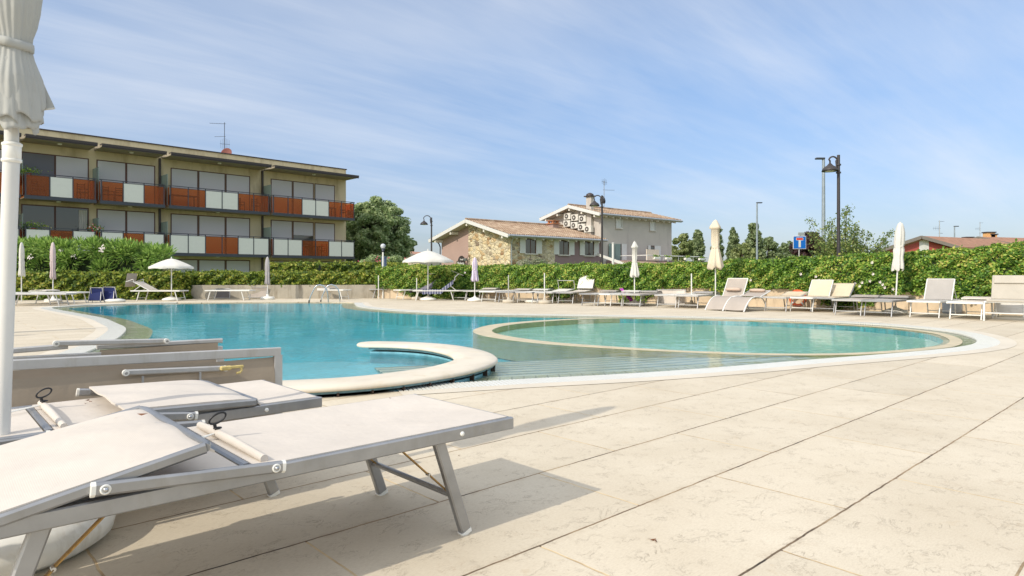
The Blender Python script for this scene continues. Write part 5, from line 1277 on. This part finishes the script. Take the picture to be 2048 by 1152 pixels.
def gable_house(r, u0, u1, v0, v1, ze, zr, vr, ou, ov, wallparts, tilem=TILE, trim=WHITE, gutter=True, beams=True, left_closed=True):
    for (nm, m, poly, fn) in wallparts: pass
    s0 = (zr - ze) / (vr - v0 + ov); s1 = (zr - ze) / (v1 + ov - vr)
    mb = MB(); tiled(mb, u0 - ou, u1 + ou, v0 - ov, ze, vr, zr); rf = mb.build('roof', tilem, r)
    mb = MB(); tiled(mb, u0 - ou, u1 + ou, v1 + ov, ze, vr, zr); mb.f = [f[::-1] for f in mb.f]; mb.build('rear_slope', tilem, rf)
    mb = MB(); t = .14
    for (va, vb) in ((v0 - ov, vr), (v1 + ov, vr)):
        mb.add([(u0 - ou + .03, va, ze - t), (u1 + ou - .03, va, ze - t), (u1 + ou - .03, vb, zr - t), (u0 - ou + .03, vb, zr - t), (u0 - ou + .03, va, ze + .01), (u1 + ou - .03, va, ze + .01), (u1 + ou - .03, vb, zr + .01), (u0 - ou + .03, vb, zr + .01)],
               [(0, 3, 2, 1), (4, 5, 6, 7), (0, 1, 5, 4), (1, 2, 6, 5), (2, 3, 7, 6), (3, 0, 4, 7)])
    mb.build('roof_deck', mat('pale_wood_soffit', (196, 188, 176), .7), rf)
    mb = MB()
    for va in (v0 - ov - .02, v1 + ov + .02): mb.bar((u0 - ou - .01, va, ze - .06), (u0 - ou - .01, vr, zr - .03), .06, .24)
    mb.build('bargeboard', trim, rf)
    mb = MB(); mb.tube([(u0 - ou, v0 - ov - .06, ze - .03), (u1 + ou, v0 - ov - .06, ze - .03)], .075, 8); mb.build('gutter', mat('grey_gutter', (178, 182, 188), .4, metal=.3), rf)
    mb = MB(); mb.tube([(u0 - ou, vr, zr + .1), (u1 + ou, vr, zr + .1)], .1, 8); mb.build('ridge_tiles', tilem, rf)
    if beams:
        WW = mat('white_wood', (222, 216, 204), .7); k = int((u1 - u0) / .8)
        for i in range(k + 1): u = u0 + .1 + (u1 - u0 - .2) * i / k; mb = MB(); mb.bar((u, v0 - ov + .03, ze - .2), (u, v0 + .1, ze - .2 + s0 * (ov + .07)), .08, .1); mb.build('rafter_end', WW, rf)
        for f in (.0, .5, 1.0):
            for side in (0, 1):
                if side and f == 1.0: continue
                vv = (v0 + .1) + (vr - v0 - .1) * f if side == 0 else (v1 - .1) + (vr - v1 + .1) * f; zz = ze + s0 * (vv - v0 + ov) if side == 0 else ze + s1 * (v1 + ov - vv)
                mb = MB(); mb.bar((u0 - ou + .06, vv, zz - .27), (u0 + .05, vv, zz - .27), .14, .2); mb.build('purlin_end', WW, rf)
    return rf
def gable_wall(mb, u, vlist, ze, zr, vr, v0, v1, ov, t=.25):
    """vertical wall slice in plane u between vlist[0] and vlist[1], following the roof underside"""
    s0 = (zr - ze) / (vr - v0 + ov); s1 = (zr - ze) / (v1 + ov - vr)
    zt = lambda v: (ze + s0 * (v - v0 + ov) if v < vr else ze + s1 * (v1 + ov - v)) - .15
    vs = sorted(set(vlist + ([vr] if vlist[0] < vr < vlist[-1] else [])))
    out = [(u, v, 0) for v in vs] + [(u, v, zt(v)) for v in vs] + [(u + t, v, 0) for v in vs] + [(u + t, v, zt(v)) for v in vs]
    k = len(vs); fs = []
    for i in range(k - 1): fs += [(i + 1, i, k + i, k + i + 1), (2 * k + i, 2 * k + i + 1, 3 * k + i + 1, 3 * k + i), (k + i, 3 * k + i, 3 * k + i + 1, k + i + 1)]
    fs += [(0, 2 * k, 3 * k, k), (k - 1, 2 * k - 1, 4 * k - 1, 3 * k - 1)]
    mb.add(out, fs)
def hwin(r, u0, u1, z0, z1, v, sh0, sh1, frame=BRN, pane=GLASS, shut=WHITE):
    mb = MB(); f = .07
    mb.box((u0, v - .02, z0), (u0 + f, v + .1, z1)); mb.box((u1 - f, v - .02, z0), (u1, v + .1, z1)); mb.box((u0 + f, v - .02, z1 - f), (u1 - f, v + .1, z1)); mb.box(((u0 + u1) / 2 - .03, v - .025, z0), ((u0 + u1) / 2 + .03, v + .09, z1 - f))
    w = mb.build('window', frame, r)
    mb = MB(); mb.box((u0 + f, v - .012, z0), (u1 - f, v - .003, z1 - f)); mb.build('pane', pane, w)
    mb = MB(); mb.box((u0 - .08, v - .12, z0 - .08), (u1 + .08, v - .001, z0 - .002)); mb.build('sill', mat('pale_sill', (206, 200, 190), .7), w)
    for a, b in ((sh0, u0), (u1, sh1)):
        mb = MB(); mb.box((a, v - .075, z0), (b, v - .04, z1)); k = 14
        for i in range(k): zz = z0 + .1 + (z1 - z0 - .2) * i / k; mb.box((a + .05, v - .088, zz), (b - .05, v - .0755, zz + .045))
        mb.build('shutter', shut, w)
SH = H('stone_house', 'low house with rubble stone and mauve walls, white shutters and clay tile roof', 'house')
ze, zr, vr, v1_, ov, ou = 3.55, 4.76, 3.95, 7.9, .6, .7
mb = MB(); gable_wall(mb, 0, [0, 4.55], ze, zr, vr, 0, v1_, ov); mb.box((.25, 0, 0), (4.16, .25, ze)); mb.build('stone_wall', STONE, SH)
mb = MB(); gable_wall(mb, 0.03, [4.55, 7.9], ze, zr, vr, 0, v1_, ov); mb.build('mauve_wall', MAUVE, SH)
mb = MB(); mb.box((4.16, .03, 0), (9.0, .28, ze)); mb.box((.3, 7.6, 0), (9, 7.88, ze)); mb.build('rear_wall', MAUVED, SH)
gable_house(SH, 0, 9.0 - ou + .0, 0, v1_, ze, zr, vr, ou, ov, [])
hwin(SH, 1.31, 2.3, 2.42, 3.42, 0, .80, 2.83); hwin(SH, 4.55, 5.55, 2.4, 3.42, .03, 4.03, 6.1); hwin(SH, 7.2, 8.22, 2.4, 3.42, .03, 6.68, 8.75)
mb = MB(); mb.tube([(-.1, -.66, 3.5), (-.05, -.3, 3.3), (.06, -.06, 3.05), (.06, -.06, 0)], .05, 8); mb.build('downpipe', mat('grey_gutter', (178, 182, 188)), SH)
mb = MB(); mb.tube([(.0, 8.5, 3.5), (.0, 8.2, 3.3), (-.05, 7.97, 3.05), (-.05, 7.97, 0)], .045, 8); mb.build('downpipe', DGR, SH)
mb = MB(); mb.box((6.85, 2.9, 3.8), (7.45, 3.5, 4.85)); ch = mb.build('chimney', MAUVE, SH)
mb = MB(); mb.box((6.75, 2.8, 4.85), (7.55, 3.6, 4.93))
for x in (6.85, 7.3):
    for y in (2.9, 3.35): mb.box((x, y, 4.93), (x + .15, y + .15, 5.08))
mb.box((6.78, 2.83, 5.08), (7.52, 3.57, 5.14)); mb.build('chimney_cap', mat('terracotta_roof', (172, 116, 82), .8), ch)
mb = MB(); mb.tube([(0, 4.6, 1.9), (-.2, 4.6, 2.05)], .02, 6); mb.box((-.3, 4.5, 1.95), (-.12, 4.7, 2.15)); mb.build('wall_lamp', mat('grey_lamp', (120, 124, 122), .5), SH)
# arched dark sign on the gable
sg = thing('house_sign', 'dark arched sign with white lettering on the mauve gable of the stone house', 'sign', (0, 0, 0))
M = Matrix.Translation((HO.x, HO.y, 0)) @ Matrix.Rotation(HA, 4, 'Z') @ Matrix.Translation((-.03, 5.35, 1.56)) @ Matrix.Rotation(-PI / 2, 4, 'Z')
sg.matrix_world = M; sg.location = M.translation; sg.rotation_euler = (0, 0, HA - PI / 2)
arc = [(-.58, 0), (.42, 0)] + [(.0 + .42 * math.cos(a), .36 + .42 * math.sin(a)) for a in [PI * k / 14 for k in range(15)]] + [(-.42, .42), (-.58, .40)]
mb = MB(); kk = len(arc); mb.add([(x, 0, z) for x, z in arc] + [(x, .03, z) for x, z in arc], [tuple(range(kk)), tuple(range(kk, 2 * kk))[::-1]] + [(i, kk + i, kk + (i + 1) % kk, (i + 1) % kk) for i in range(kk)]); mb.build('board', mat('dark_sign', (52, 46, 44), .6), sg)
def text(s, size, x, z, m, parent, y=-.012, ex=.004, name='lettering'):
    cu = bpy.data.curves.new('lettering', 'FONT'); cu.body = s; cu.size = size; cu.extrude = ex; cu.align_x = 'CENTER'; cu.offset = size * .02
    ob = bpy.data.objects.new('t', cu); COL.objects.link(ob); bpy.context.view_layer.update()
    dg = bpy.context.evaluated_depsgraph_get(); me = bpy.data.meshes.new_from_object(ob.evaluated_get(dg)); bpy.data.objects.remove(ob)
    o = bpy.data.objects.new(name, me); COL.objects.link(o); me.materials.clear(); me.materials.append(m); o.parent = parent; o.location = (x, y, z); o.rotation_euler = (PI / 2, 0, 0); return o
text('Hotel', .17, .05, .46, WHITE, sg); text('Bolero', .30, -.05, .14, WHITE, sg)
# grey house
GH = H('grey_house', 'two storey grey rendered house with clay roof behind the stone house', 'house')
GH_ze, GH_zr, GH_vr, GH_v1 = 5.5, 6.3, 2.7, 5.4
mb = MB(); gable_wall(mb, 9.06, [0, 5.4], GH_ze, GH_zr, GH_vr, 0, GH_v1, .5); mb.box((9.31, 0, 0), (17.98, .25, GH_ze - .05)); mb.box((17.73, .25, 0), (17.98, 5.4, GH_ze - .05)); mb.box((9.31, 5.15, 0), (17.73, 5.4, GH_ze - .05)); mb.build('wall', GREYR, GH)
gable_house(GH, 9.06, 17.98, 0, GH_v1, GH_ze, GH_zr, GH_vr, .75, .5, [])
mb = MB(); mb.box((8.75, .75, 0), (9.055, 1.25, 6.9)); ch = mb.build('chimney', GREYR, GH)
mb = MB(); mb.box((8.62, .62, 6.9), (9.18, 1.38, 6.98)); mb.lathe([(.3, 6.98), (.28, 7.1), (.1, 7.2), (0, 7.2)], 10, c=(8.9, 1.0, 0)); mb.build('chimney_cap', DBR, ch)
for a, b in ((10.71, 11.42), (14.95, 15.68)): hwin(GH, a + .02, b - .02, 4.58, 5.28, 0, a - .01, b + .01, pane=WHITE, frame=WHITE)
def door(u0, u1, z0, z1, s0, s1, nm='terrace_door'):
    mb = MB(); mb.box((u0, -.03, z0), (u1, -.002, z1)); d = mb.build(nm, BRN, GH); mb = MB(); mb.box((u0 + .08, -.04, z0 + .1), (u1 - .08, -.031, z1 - .08)); mb.build('pane', GLASS, d)
    for a, b in ((s0, u0), (u1, s1)):
        if b - a > .05: mb = MB(); mb.box((a, -.09, z0), (b, -.045, z1)); mb.build('shutter', WHITE, d)
door(11.2, 11.35, 2.0, 3.36, 11.1, 11.95); door(15.0, 15.55, 2.0, 3.34, 14.7, 16.35)
mb = MB()
for u in (9.85, 10.55): mb.box((u, -.11, 2.1), (u + .62, -.06, 3.34))
mb.build('green_shutter', mat('grey_green_paint', (120, 140, 134), .6, var=.06), GH)
mb = MB(); mb.box((9.5, -2.6, 1.0), (19.2, -.12, 2.05)); ter = mb.build('terrace', MAUVED, GH)
mb = MB(); mb.tube([(11.2, -2.6, 2.42), (19.2, -2.6, 2.42)], .035, 6); mb.tube([(11.2, -2.6, 2.42), (11.2, -.1, 2.42)], .035, 6)
for k in range(9): mb.tube([(11.2 + k, -2.6, 2.05), (11.2 + k, -2.6, 2.42)], .025, 6)
mb.build('railing', WHITE, ter)
mb = MB(); mb.add([(8.2, -3.6, 1.55), (14.5, -3.6, 1.55), (14.5, -2.62, 1.95), (8.2, -2.62, 1.95), (8.2, -3.6, 1.45), (14.5, -3.6, 1.45), (14.5, -2.62, 1.85), (8.2, -2.62, 1.85)], [(0, 1, 2, 3), (7, 6, 5, 4), (4, 5, 1, 0), (5, 6, 2, 1), (7, 4, 0, 3)]); mb.build('porch_roof', TILE, ter)
mb = MB(); mb.bar((8.2, -3.65, 1.5), (8.2, -.3, 2.5), .05, .2); mb.build('porch_bargeboard', WHITE, ter)
Mh = Matrix.Translation((HO.x, HO.y, 0)) @ Matrix.Rotation(HA, 4, 'Z')
# parapet piece, its sunlight painted in as a pale colour
mb = MB(); mb.box((13.0, -1.2, 2.05), (14.6, -1.15, 2.95)); mb.build('terrace_parapet', mat('painted_sunlit_wall', (226, 212, 190), .8), ter)
for k, (u, lab) in enumerate(((12.2, 'leftmost flower box on the terrace railing of the grey house'), (13.7, 'second flower box from the left on the terrace railing'), (16.2, 'third flower box with yellow blooms on the terrace railing'), (18.2, 'rightmost flower box on the terrace railing'))):
    q = Mh @ Vector((u, -2.72, 2.25)); mb = MB(); mb.rbox((-.35, -.1, -.12), (.35, .1, .06), .02); o = mb.build('flower_box', WPLAST); o.location = q; o.rotation_euler = (0, 0, HA); tag(o, lab, 'flower box', 'flower boxes on the terrace railing')
    P = rng.normal(size=(120, 3)) * np.array([[.18, .06, .05]]) + np.array([[0, 0, .12]]); l = leaves_mesh('blooms', P, .07, HL, None, 1.2, 1); l.parent = o
# air conditioners on the lit gable
for k, (v, z) in enumerate(((3.15, 5.55), (2.35, 5.40), (1.55, 5.25), (3.2, 4.98), (2.4, 4.80), (1.65, 4.62), (1.0, 4.43))):
    q = Mh @ Vector((8.92, v, z - .25))
    lab = ['top row left', 'top row middle', 'top row right', 'lower row far left', 'lower row second from left', 'lower row third from left', 'lowest and rightmost'][k]
    r = thing('air_conditioner', 'white outdoor air conditioner unit on the grey gable, ' + lab, 'air conditioner', q, HA, 'air conditioner units on the grey gable')
    mb = MB(); mb.rbox((-.30, -.36, 0), (0, .36, .5), .02); mb.build('casing', mat('ivory_casing', (214, 210, 200), .5), r)
    mb = MB(); mb.tube([(-.302, .06, .25), (-.315, .06, .25)], .19, 18); fn = mb.build('fan_grille', mat('dark_grille', (84, 80, 74), .5), r)
    mb = MB(); mb.tube([(-.316, .06, .25), (-.324, .06, .25)], .07, 12); mb.build('hub', MATS['ivory_casing'], fn)
    mb = MB(); mb.box((-.28, -.3, -.05), (.14, -.26, -.005)); mb.box((-.28, .26, -.05), (.14, .3, -.005)); mb.build('bracket', DGR, r)
q = Mh @ Vector((12.5, 2.7, 6.35)); r = thing('roof_antenna', 'antenna mast with a dish on the ridge of the grey house', 'antenna', q, HA)
mb = MB(); mb.tube([(0, 0, 0), (0, 0, 2.3)], .025, 6); mb.build('mast', mat('pale_mast', (150, 150, 150), .5, metal=.4), r); yagi(r, 2.2, .35, 0, 4, .6, vert=True); yagi(r, 1.55, .9, -.5, 8, .22); yagi(r, 2.2, .3, PI, 3, .5, vert=True)
mb = MB(); mb.lathe([(0, 0), (.2, .03), (.34, .1), (.2, .045), (0, .015)], 18); mb.tf(Matrix.Translation((-.25, 0, .7)) @ Matrix.Rotation(R(70), 4, 'Y') @ Matrix.Rotation(.3, 4, 'X')); mb.build('dish', DGR, r)

# ------------------------------------------------------------------ right far houses
def far_house(name, label, peakx, peaky, lx_, ly_, rx_, ry_, d, wallm, tilem, stripe=False, dirv=(.9, .42), length=12, chim=()):
    """gable faces the camera; ridge runs back along dirv"""
    P = onD(peakx, d, zat(peaky, d)); Lp = onD(lx_, d, zat(ly_, d)); Rp = onD(rx_, d, zat(ry_, d)); back = Vector((dirv[0], dirv[1], 0)).normalized() * length
    r = thing(name, label, 'house', (P.x, P.y, 0)); o = Vector((P.x, P.y, 0)); P, Lp, Rp = P - o, Lp - o, Rp - o
    fo = Vector((0, -.5, 0)); mb = MB(); t = .22
    for e in (Lp, Rp):
        a, b = e + fo, P + fo; c, f = P + back, e + back; up = Vector((0, 0, t))
        q = [a, b, c, f]; mb.add(q + [x + up for x in q], [(0, 1, 2, 3), (4, 7, 6, 5), (0, 4, 5, 1), (1, 5, 6, 2), (2, 6, 7, 3), (3, 7, 4, 0)])
    rf = mb.build('roof', tilem, r)
    mb = MB(); 
    for e in (Lp, Rp): mb.bar(e + fo + Vector((0, -.03, .1)), P + fo + Vector((0, -.03, .1)), .08, .3)
    mb.build('bargeboard', mat('grey_bargeboard', (128, 120, 112), .7), rf)
    k = .9; a, b = Lp * k, Rp * k; za = Lp.z + (P.z - Lp.z) * .08; 
    fl = Vector((Lp.x * k, 0, 0)); fr_ = Vector((Rp.x * k, 0, 0)); zl = P.z + (Lp.z - P.z) * k; zr_ = P.z + (Rp.z - P.z) * k
    vs = [fl, fr_, Vector((fr_.x, 0, zr_)), Vector((0, 0, P.z)), Vector((fl.x, 0, zl))]
    mb = MB(); mb.add(vs + [v + back * .96 for v in vs], [(0, 1, 2, 3, 4), (9, 8, 7, 6, 5), (1, 6, 7, 2), (0, 4, 9, 5)]); mb.build('wall', wallm, r)
    if stripe: mb = MB(); mb.box((.1, -.06, 0), (1.0, -.002, P.z - .12)); mb.build('white_panel', WHITE, r)
    for (cx_, cz0, cz1, w_) in chim:
        c = onD(cx_, d + 3, 0) - o; mb = MB(); mb.box((c.x - w_, c.y - .4, zat(cz0, d + 3)), (c.x + w_, c.y + .4, zat(cz1, d + 3))); ch = mb.build('chimney', wallm if name != 'red_house' else mat('orange_chimney', (206, 140, 84), .8), r)
        mb = MB(); mb.box((c.x - w_ - .1, c.y - .5, zat(cz1, d + 3)), (c.x + w_ + .1, c.y + .5, zat(cz1, d + 3) + .15)); mb.build('chimney_cap', DBR, ch)
    return r
REDW = mat('brick_red_render', (170, 84, 74), .85, var=.05); ORW = mat('orange_render', (222, 170, 112), .85, var=.05)
BT = mat('brown_far_tiles', (158, 118, 96), .85, var=.2, scale=2)
far_house('red_house', 'brick red house with a white panel and low gable behind the right hedge', 1836, 477, 1745, 507, 1915, 499, 62, REDW, BT, True)
far_house('orange_house', 'orange yellow house with several chimneys at the far right', 1950, 477, 1905, 492, 2035, 494, 85, ORW, BT, False, (.95, .3), 10, ((1978, 483, 466, .55), (1984, 484, 470, .4), (1936, 490, 476, .45), (1923, 492, 478, .4)))
far_house('far_house', 'distant orange house just entering the picture above the hedge at the right edge', 2062, 484, 2040, 492, 2100, 495, 90, ORW, BT, False, (.95, .3), 8, ((2046, 492, 486, .5),))
far_house('tiled_house', 'low tiled roof far behind the open parasol', 800, 505, 776, 514, 842, 516, 75, mat('pale_far_wall', (206, 190, 168)), mat('far_clay', (176, 128, 104), .8, var=.15), False, (.3, .95), 8)
for px, top, base, d, lab in ((1879, 441, 480, 64, 'white telecom style aerial mast on the red house roof'), (1960, 444, 478, 90, 'thin antenna on the orange house roof')):
    q = onD(px, d, zat(base, d)); r = thing('roof_antenna', lab, 'antenna', q); z1 = zat(top, d) - q.z; mb = MB(); mb.tube([(0, 0, -.8), (0, 0, z1)], .04, 6); mb.build('mast', STEEL, r); yagi(r, z1 * .95, .5, .2, 4, .4); yagi(r, z1 * .6, .6, 3, 4, .5, vert=True); yagi(r, z1 * .35, .5, .5, 3, .4)

# ------------------------------------------------------------------ street furniture
def arc_lamp(px, d, top, lampy, lamppx, label, rad=.055):
    q = onD(px, d); r = thing('street_lamp', label, 'street lamp', q, 0, 'dark curved street lamps'); zt = zat(top, d); zl = zat(lampy, d); dx = (lamppx - px) / FOC * d
    mb = MB(); mb.tube([(0, 0, 0), (0, 0, zt * .6), (0, 0, zt)], [rad * 1.25, rad, rad * .9], 12)
    for z in (zl - .15, zl + .12): mb.tube([(0, 0, z), (0, 0, z + .05)], rad * 1.5, 12)
    mb.build('pole', mat('lamp_iron', (66, 62, 62), .5, metal=.3), r)
    m = abs(dx) / 2; s = -1 if dx < 0 else 1; mb = MB(); zc = zl + .28
    mb.tube([(s * rad, 0, zc - .28), (s * rad * 1.6, 0, zc)] + [(s * (m + rad * .8) - s * m * math.cos(a), 0, zc + m * math.sin(a)) for a in [PI * k / 10 for k in range(1, 10)]] + [(dx, 0, zc), (dx, 0, zl + .15)], .028, 8); mb.build('arm', MATS['lamp_iron'], r)
    mb = MB(); mb.lathe([(.03, .2), (.07, .16), (.1, .12), (.2, .06), (.25, -.02), (.27, -.08), (.24, -.07), (.05, 0), (0, 0)], 20, c=(dx, 0, zl)); sh = mb.build('lamp_shade', MATS['lamp_iron'], r)
    mb = MB(); mb.lathe([(0, -.11), (.1, -.1), (.18, -.07), (0, -.06)], 14, c=(dx, 0, zl)); mb.build('diffuser', WPLAST, sh)
arc_lamp(1677, 22.5, 310, 338, 1660, 'tallest dark curved street lamp behind the right hedge')
arc_lamp(1204, 34, 391, 409, 1189, 'dark curved street lamp in front of the grey house corner')
arc_lamp(863, 44, 435, 447, 848, 'dark curved street lamp left of the stone house')
def led_lamp(px, d, top, hx, label, rad=.06):
    q = onD(px, d); r = thing('street_light', label, 'street light', q, 0, 'slim modern street lights'); zt = zat(top, d); mb = MB(); mb.tube([(0, 0, 0), (0, 0, zt)], [rad * 1.2, rad * .75], 10); mb.build('pole', mat('galvanised', (150, 160, 166), .5, metal=.4), r)
    dx = (hx - px) / FOC * d; mb = MB(); mb.rbox((min(0, dx) - .05, -.12, zt - .02), (max(0, dx) + .05, .12, zt + .07), .03); mb.build('lamp_head', DGR, r)
led_lamp(1647, 36, 318, 1633, 'slim galvanised street light just left of the tallest curved lamp', .1)
led_lamp(1514, 60, 406, 1523, 'slim street light in front of the tallest poplar', .09)
led_lamp(1909, 75, 453, 1916, 'small distant street light by the red house roof', .08)
r = thing('globe_lamp', 'white pole lamp with a small glass globe between the two hedges', 'lamp post', onD(766, 27.1), 0); z = zat(492, 27.1)
mb = MB(); mb.tube([(0, 0, 0), (0, 0, z - .1)], .035, 10); mb.build('pole', WHITE, r); mb = MB(); mb.lathe([(0, z + .1), (.08, z + .07), (.11, z), (.08, z - .08), (.04, z - .12), (0, z - .12)], 16); mb.build('globe', mat('globe_glass', (196, 200, 204), .15), r); mb = MB(); mb.lathe([(.05, z - .13), (.07, z - .1), (.03, z - .28), (0, z - .28)], 12); mb.build('collar', DGR, r)
# dead-end sign
d = 27; q = onD(1599, d); r = thing('road_sign', 'blue square dead end road sign with white stem and red bar', 'road sign', q, 0); zc = zat(485, d)
mb = MB(); mb.tube([(0, .04, 0), (0, .04, zc + .35)], .03, 8); mb.build('pole', ALUW, r)
mb = MB(); mb.rbox((-.27, -.012, zc - .27), (.27, .012, zc + .27), .004); mb.build('border', WHITE, r)
mb = MB(); mb.box((-.25, -.016, zc - .25), (.25, -.0125, zc + .25)); mb.build('blue_field', mat('sign_blue', (24, 104, 190), .35, var=.02), r)
mb = MB(); mb.box((-.045, -.02, zc - .2), (.045, -.0165, zc + .1)); mb.build('white_stem', WHITE, r)
mb = MB(); mb.box((-.13, -.02, zc + .105), (.13, -.0165, zc + .185)); mb.build('red_bar', mat('sign_red', (206, 40, 40), .35, var=.02), r)
mb = MB(); mb.box((-.145, -.018, zc + .09), (.145, -.0162, zc + .2)); mb.build('bar_outline', WHITE, r)
mb = MB(); mb.box((-.02, .08, zc + .2), (.25, .09, zc + .42)); mb.build('rear_sign', mat('sign_back_grey', (150, 158, 158), .5), r)
for px, py0, py1, d, w, m, lab in ((1226, 487, 528, 30, .055, WHITE, 'white vent pipe standing in front of the green shutters'), (1336, 517, 530, 26, .02, ALUW, 'small grey post behind the hedge'), (1102, 546, 606, 25.2, .03, DGR, 'thin dark pole beside the upright sunshade frame'), (768, 515, 545, 30, .12, mat('blue_grey_post', (96, 110, 140), .6), 'blue grey post behind the globe lamp')):
    q = onD(px, d); mb = MB(); mb.tube([(0, 0, 0), (0, 0, zat(py0, d))], w, 10); mb.lathe([(w, zat(py0, d)), (w * 1.25, zat(py0, d)), (w * 1.1, zat(py0, d) + .03), (0, zat(py0, d) + .04)], 12); o = mb.build('post', m); o.location = q; tag(o, lab, 'post')

# small dry leaves on the slings and deck
DL = mat('dry_leaf', (112, 72, 44), .8)
for k, (px, py, z, s) in enumerate(((285, 831, .545, .018), (175, 802, .43, .012), (181, 805, .43, .014), (172, 808, .43, .01), (780, 798, .42, .008), (1306, 1081, 0, .014), (1312, 1084, 0, .012), (1298, 1078, 0, .01), (918, 912, 0, .01))):
    p = at(px, py, z); mb = MB(); mb.add([(-s, 0, .006), (0, -s * .35, .001), (s, 0, .007), (0, s * .35, .004)], [(0, 1, 2, 3)]); o = mb.build('dry_leaf', DL); o.location = p; o.rotation_euler = (0, 0, k * 1.3)
    tag(o, 'tiny dry brown leaf lying on a sling or the paving', 'dry leaf', 'dry brown leaves')

# ------------------------------------------------------------------ sky, sun, camera
w = bpy.data.worlds.new('World'); sc.world = w; w.use_nodes = True
class WT: pass
wm = NT.__new__(NT); wm.t = w.node_tree; wm.n = wm.t.nodes; wm.l = wm.t.links; wm.n.clear(); nt = wm
out = nt.add('ShaderNodeOutputWorld'); bg = nt.add('ShaderNodeBackground'); bg.inputs[1].default_value = .15
sky = nt.add('ShaderNodeTexSky', sky_type='NISHITA'); sky.sun_disc = False
SUN_AZ, SUN_EL = R(225), R(36)
sky.sun_elevation = SUN_EL; sky.sun_rotation = SUN_AZ; sky.air_density = 1.0; sky.dust_density = .9; sky.ozone_density = 1.6; sky.altitude = 50
tc = nt.add('ShaderNodeTexCoord').outputs['Generated']; sp = nt.add('ShaderNodeSeparateXYZ'); nt.link(tc, sp.inputs[0])
zz = nt.math('ADD', nt.math('MAXIMUM', sp.outputs[2], 0), .12)
cb = nt.add('ShaderNodeCombineXYZ'); nt.link(nt.math('DIVIDE', sp.outputs[0], zz), cb.inputs[0]); nt.link(nt.math('DIVIDE', sp.outputs[1], zz), cb.inputs[1])
v = nt.mapping(nt.mapping(cb.outputs[0], rot=(0, 0, R(-46))), scale=(.22, 1.0, 1))
n1 = nt.noise(v, 1.1, 7, .6, .35); n2 = nt.noise(nt.mapping(cb.outputs[0], scale=(.5, .6, 1), loc=(1.3, 5, 0)), .9, 4, .55)
n3 = nt.noise(nt.mapping(nt.mapping(cb.outputs[0], rot=(0, 0, R(-38))), scale=(.3, 1.9, 1), loc=(3, 1, 0)), 3.2, 6, .65, .3)
c1 = nt.ramp(nt.math('ADD', n1, nt.math('MULTIPLY', nt.math('SUBTRACT', n2, .5), .9)), [(.36, (0, 0, 0)), (.84, (1, 1, 1))])
c3 = nt.math('MULTIPLY', nt.ramp(n3, [(.42, (0, 0, 0)), (.75, (1, 1, 1))]), .25)
cl = nt.math('MINIMUM', nt.math('MULTIPLY', nt.math('ADD', c1, c3), .55), .8)
fade = nt.ramp(sp.outputs[2], [(0, (.0, .0, .0)), (.12, (1, 1, 1))])
cl = nt.math('MULTIPLY', cl, fade)
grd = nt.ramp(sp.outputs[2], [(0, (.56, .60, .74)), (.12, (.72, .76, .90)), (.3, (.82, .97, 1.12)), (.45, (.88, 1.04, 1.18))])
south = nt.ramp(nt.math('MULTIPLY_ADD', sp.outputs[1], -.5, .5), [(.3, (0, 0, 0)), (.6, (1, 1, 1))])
skc = nt.mix(1, sky.outputs[0], nt.mix(south, grd, (1.5, 1.4, 1.3)), 'MULTIPLY')  # sky behind the camera brightened as added fill light
skc = nt.mix(nt.ramp(sp.outputs[2], [(.42, (0, 0, 0)), (.7, (.85, .85, .85))]), skc, (9.6, 9.8, 10.2))  # unseen bright veil overhead, added to fill the shadows
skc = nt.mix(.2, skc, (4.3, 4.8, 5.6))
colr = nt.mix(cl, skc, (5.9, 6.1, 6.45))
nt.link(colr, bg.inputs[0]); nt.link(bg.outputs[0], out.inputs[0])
sd = bpy.data.lights.new('sun', 'SUN'); sd.energy = 3.3; sd.angle = R(.55); sd.color = (1, .92, .79)
so = bpy.data.objects.new('sun', sd); COL.objects.link(so)
ldir = Vector((math.sin(SUN_AZ) * math.cos(SUN_EL), math.cos(SUN_AZ) * math.cos(SUN_EL), math.sin(SUN_EL)))
so.rotation_euler = (-ldir).to_track_quat('-Z', 'Y').to_euler()
cam = bpy.data.cameras.new('camera'); cam.lens = 36 * FOC / 2048; cam.sensor_width = 36; cam.shift_y = -(576 - HOR) / 2048; cam.clip_start = .05; cam.clip_end = 3000
co = bpy.data.objects.new('camera', cam); COL.objects.link(co); co.location = (0, 0, EYE); co.rotation_euler = (PI / 2, 0, 0); sc.camera = co
vs_ = sc.view_settings; vs_.view_transform = 'Standard'; vs_.look = 'None'; vs_.exposure = .03; vs_.gamma = 1
sc.cycles.max_bounces = 8; sc.cycles.transparent_max_bounces = 12
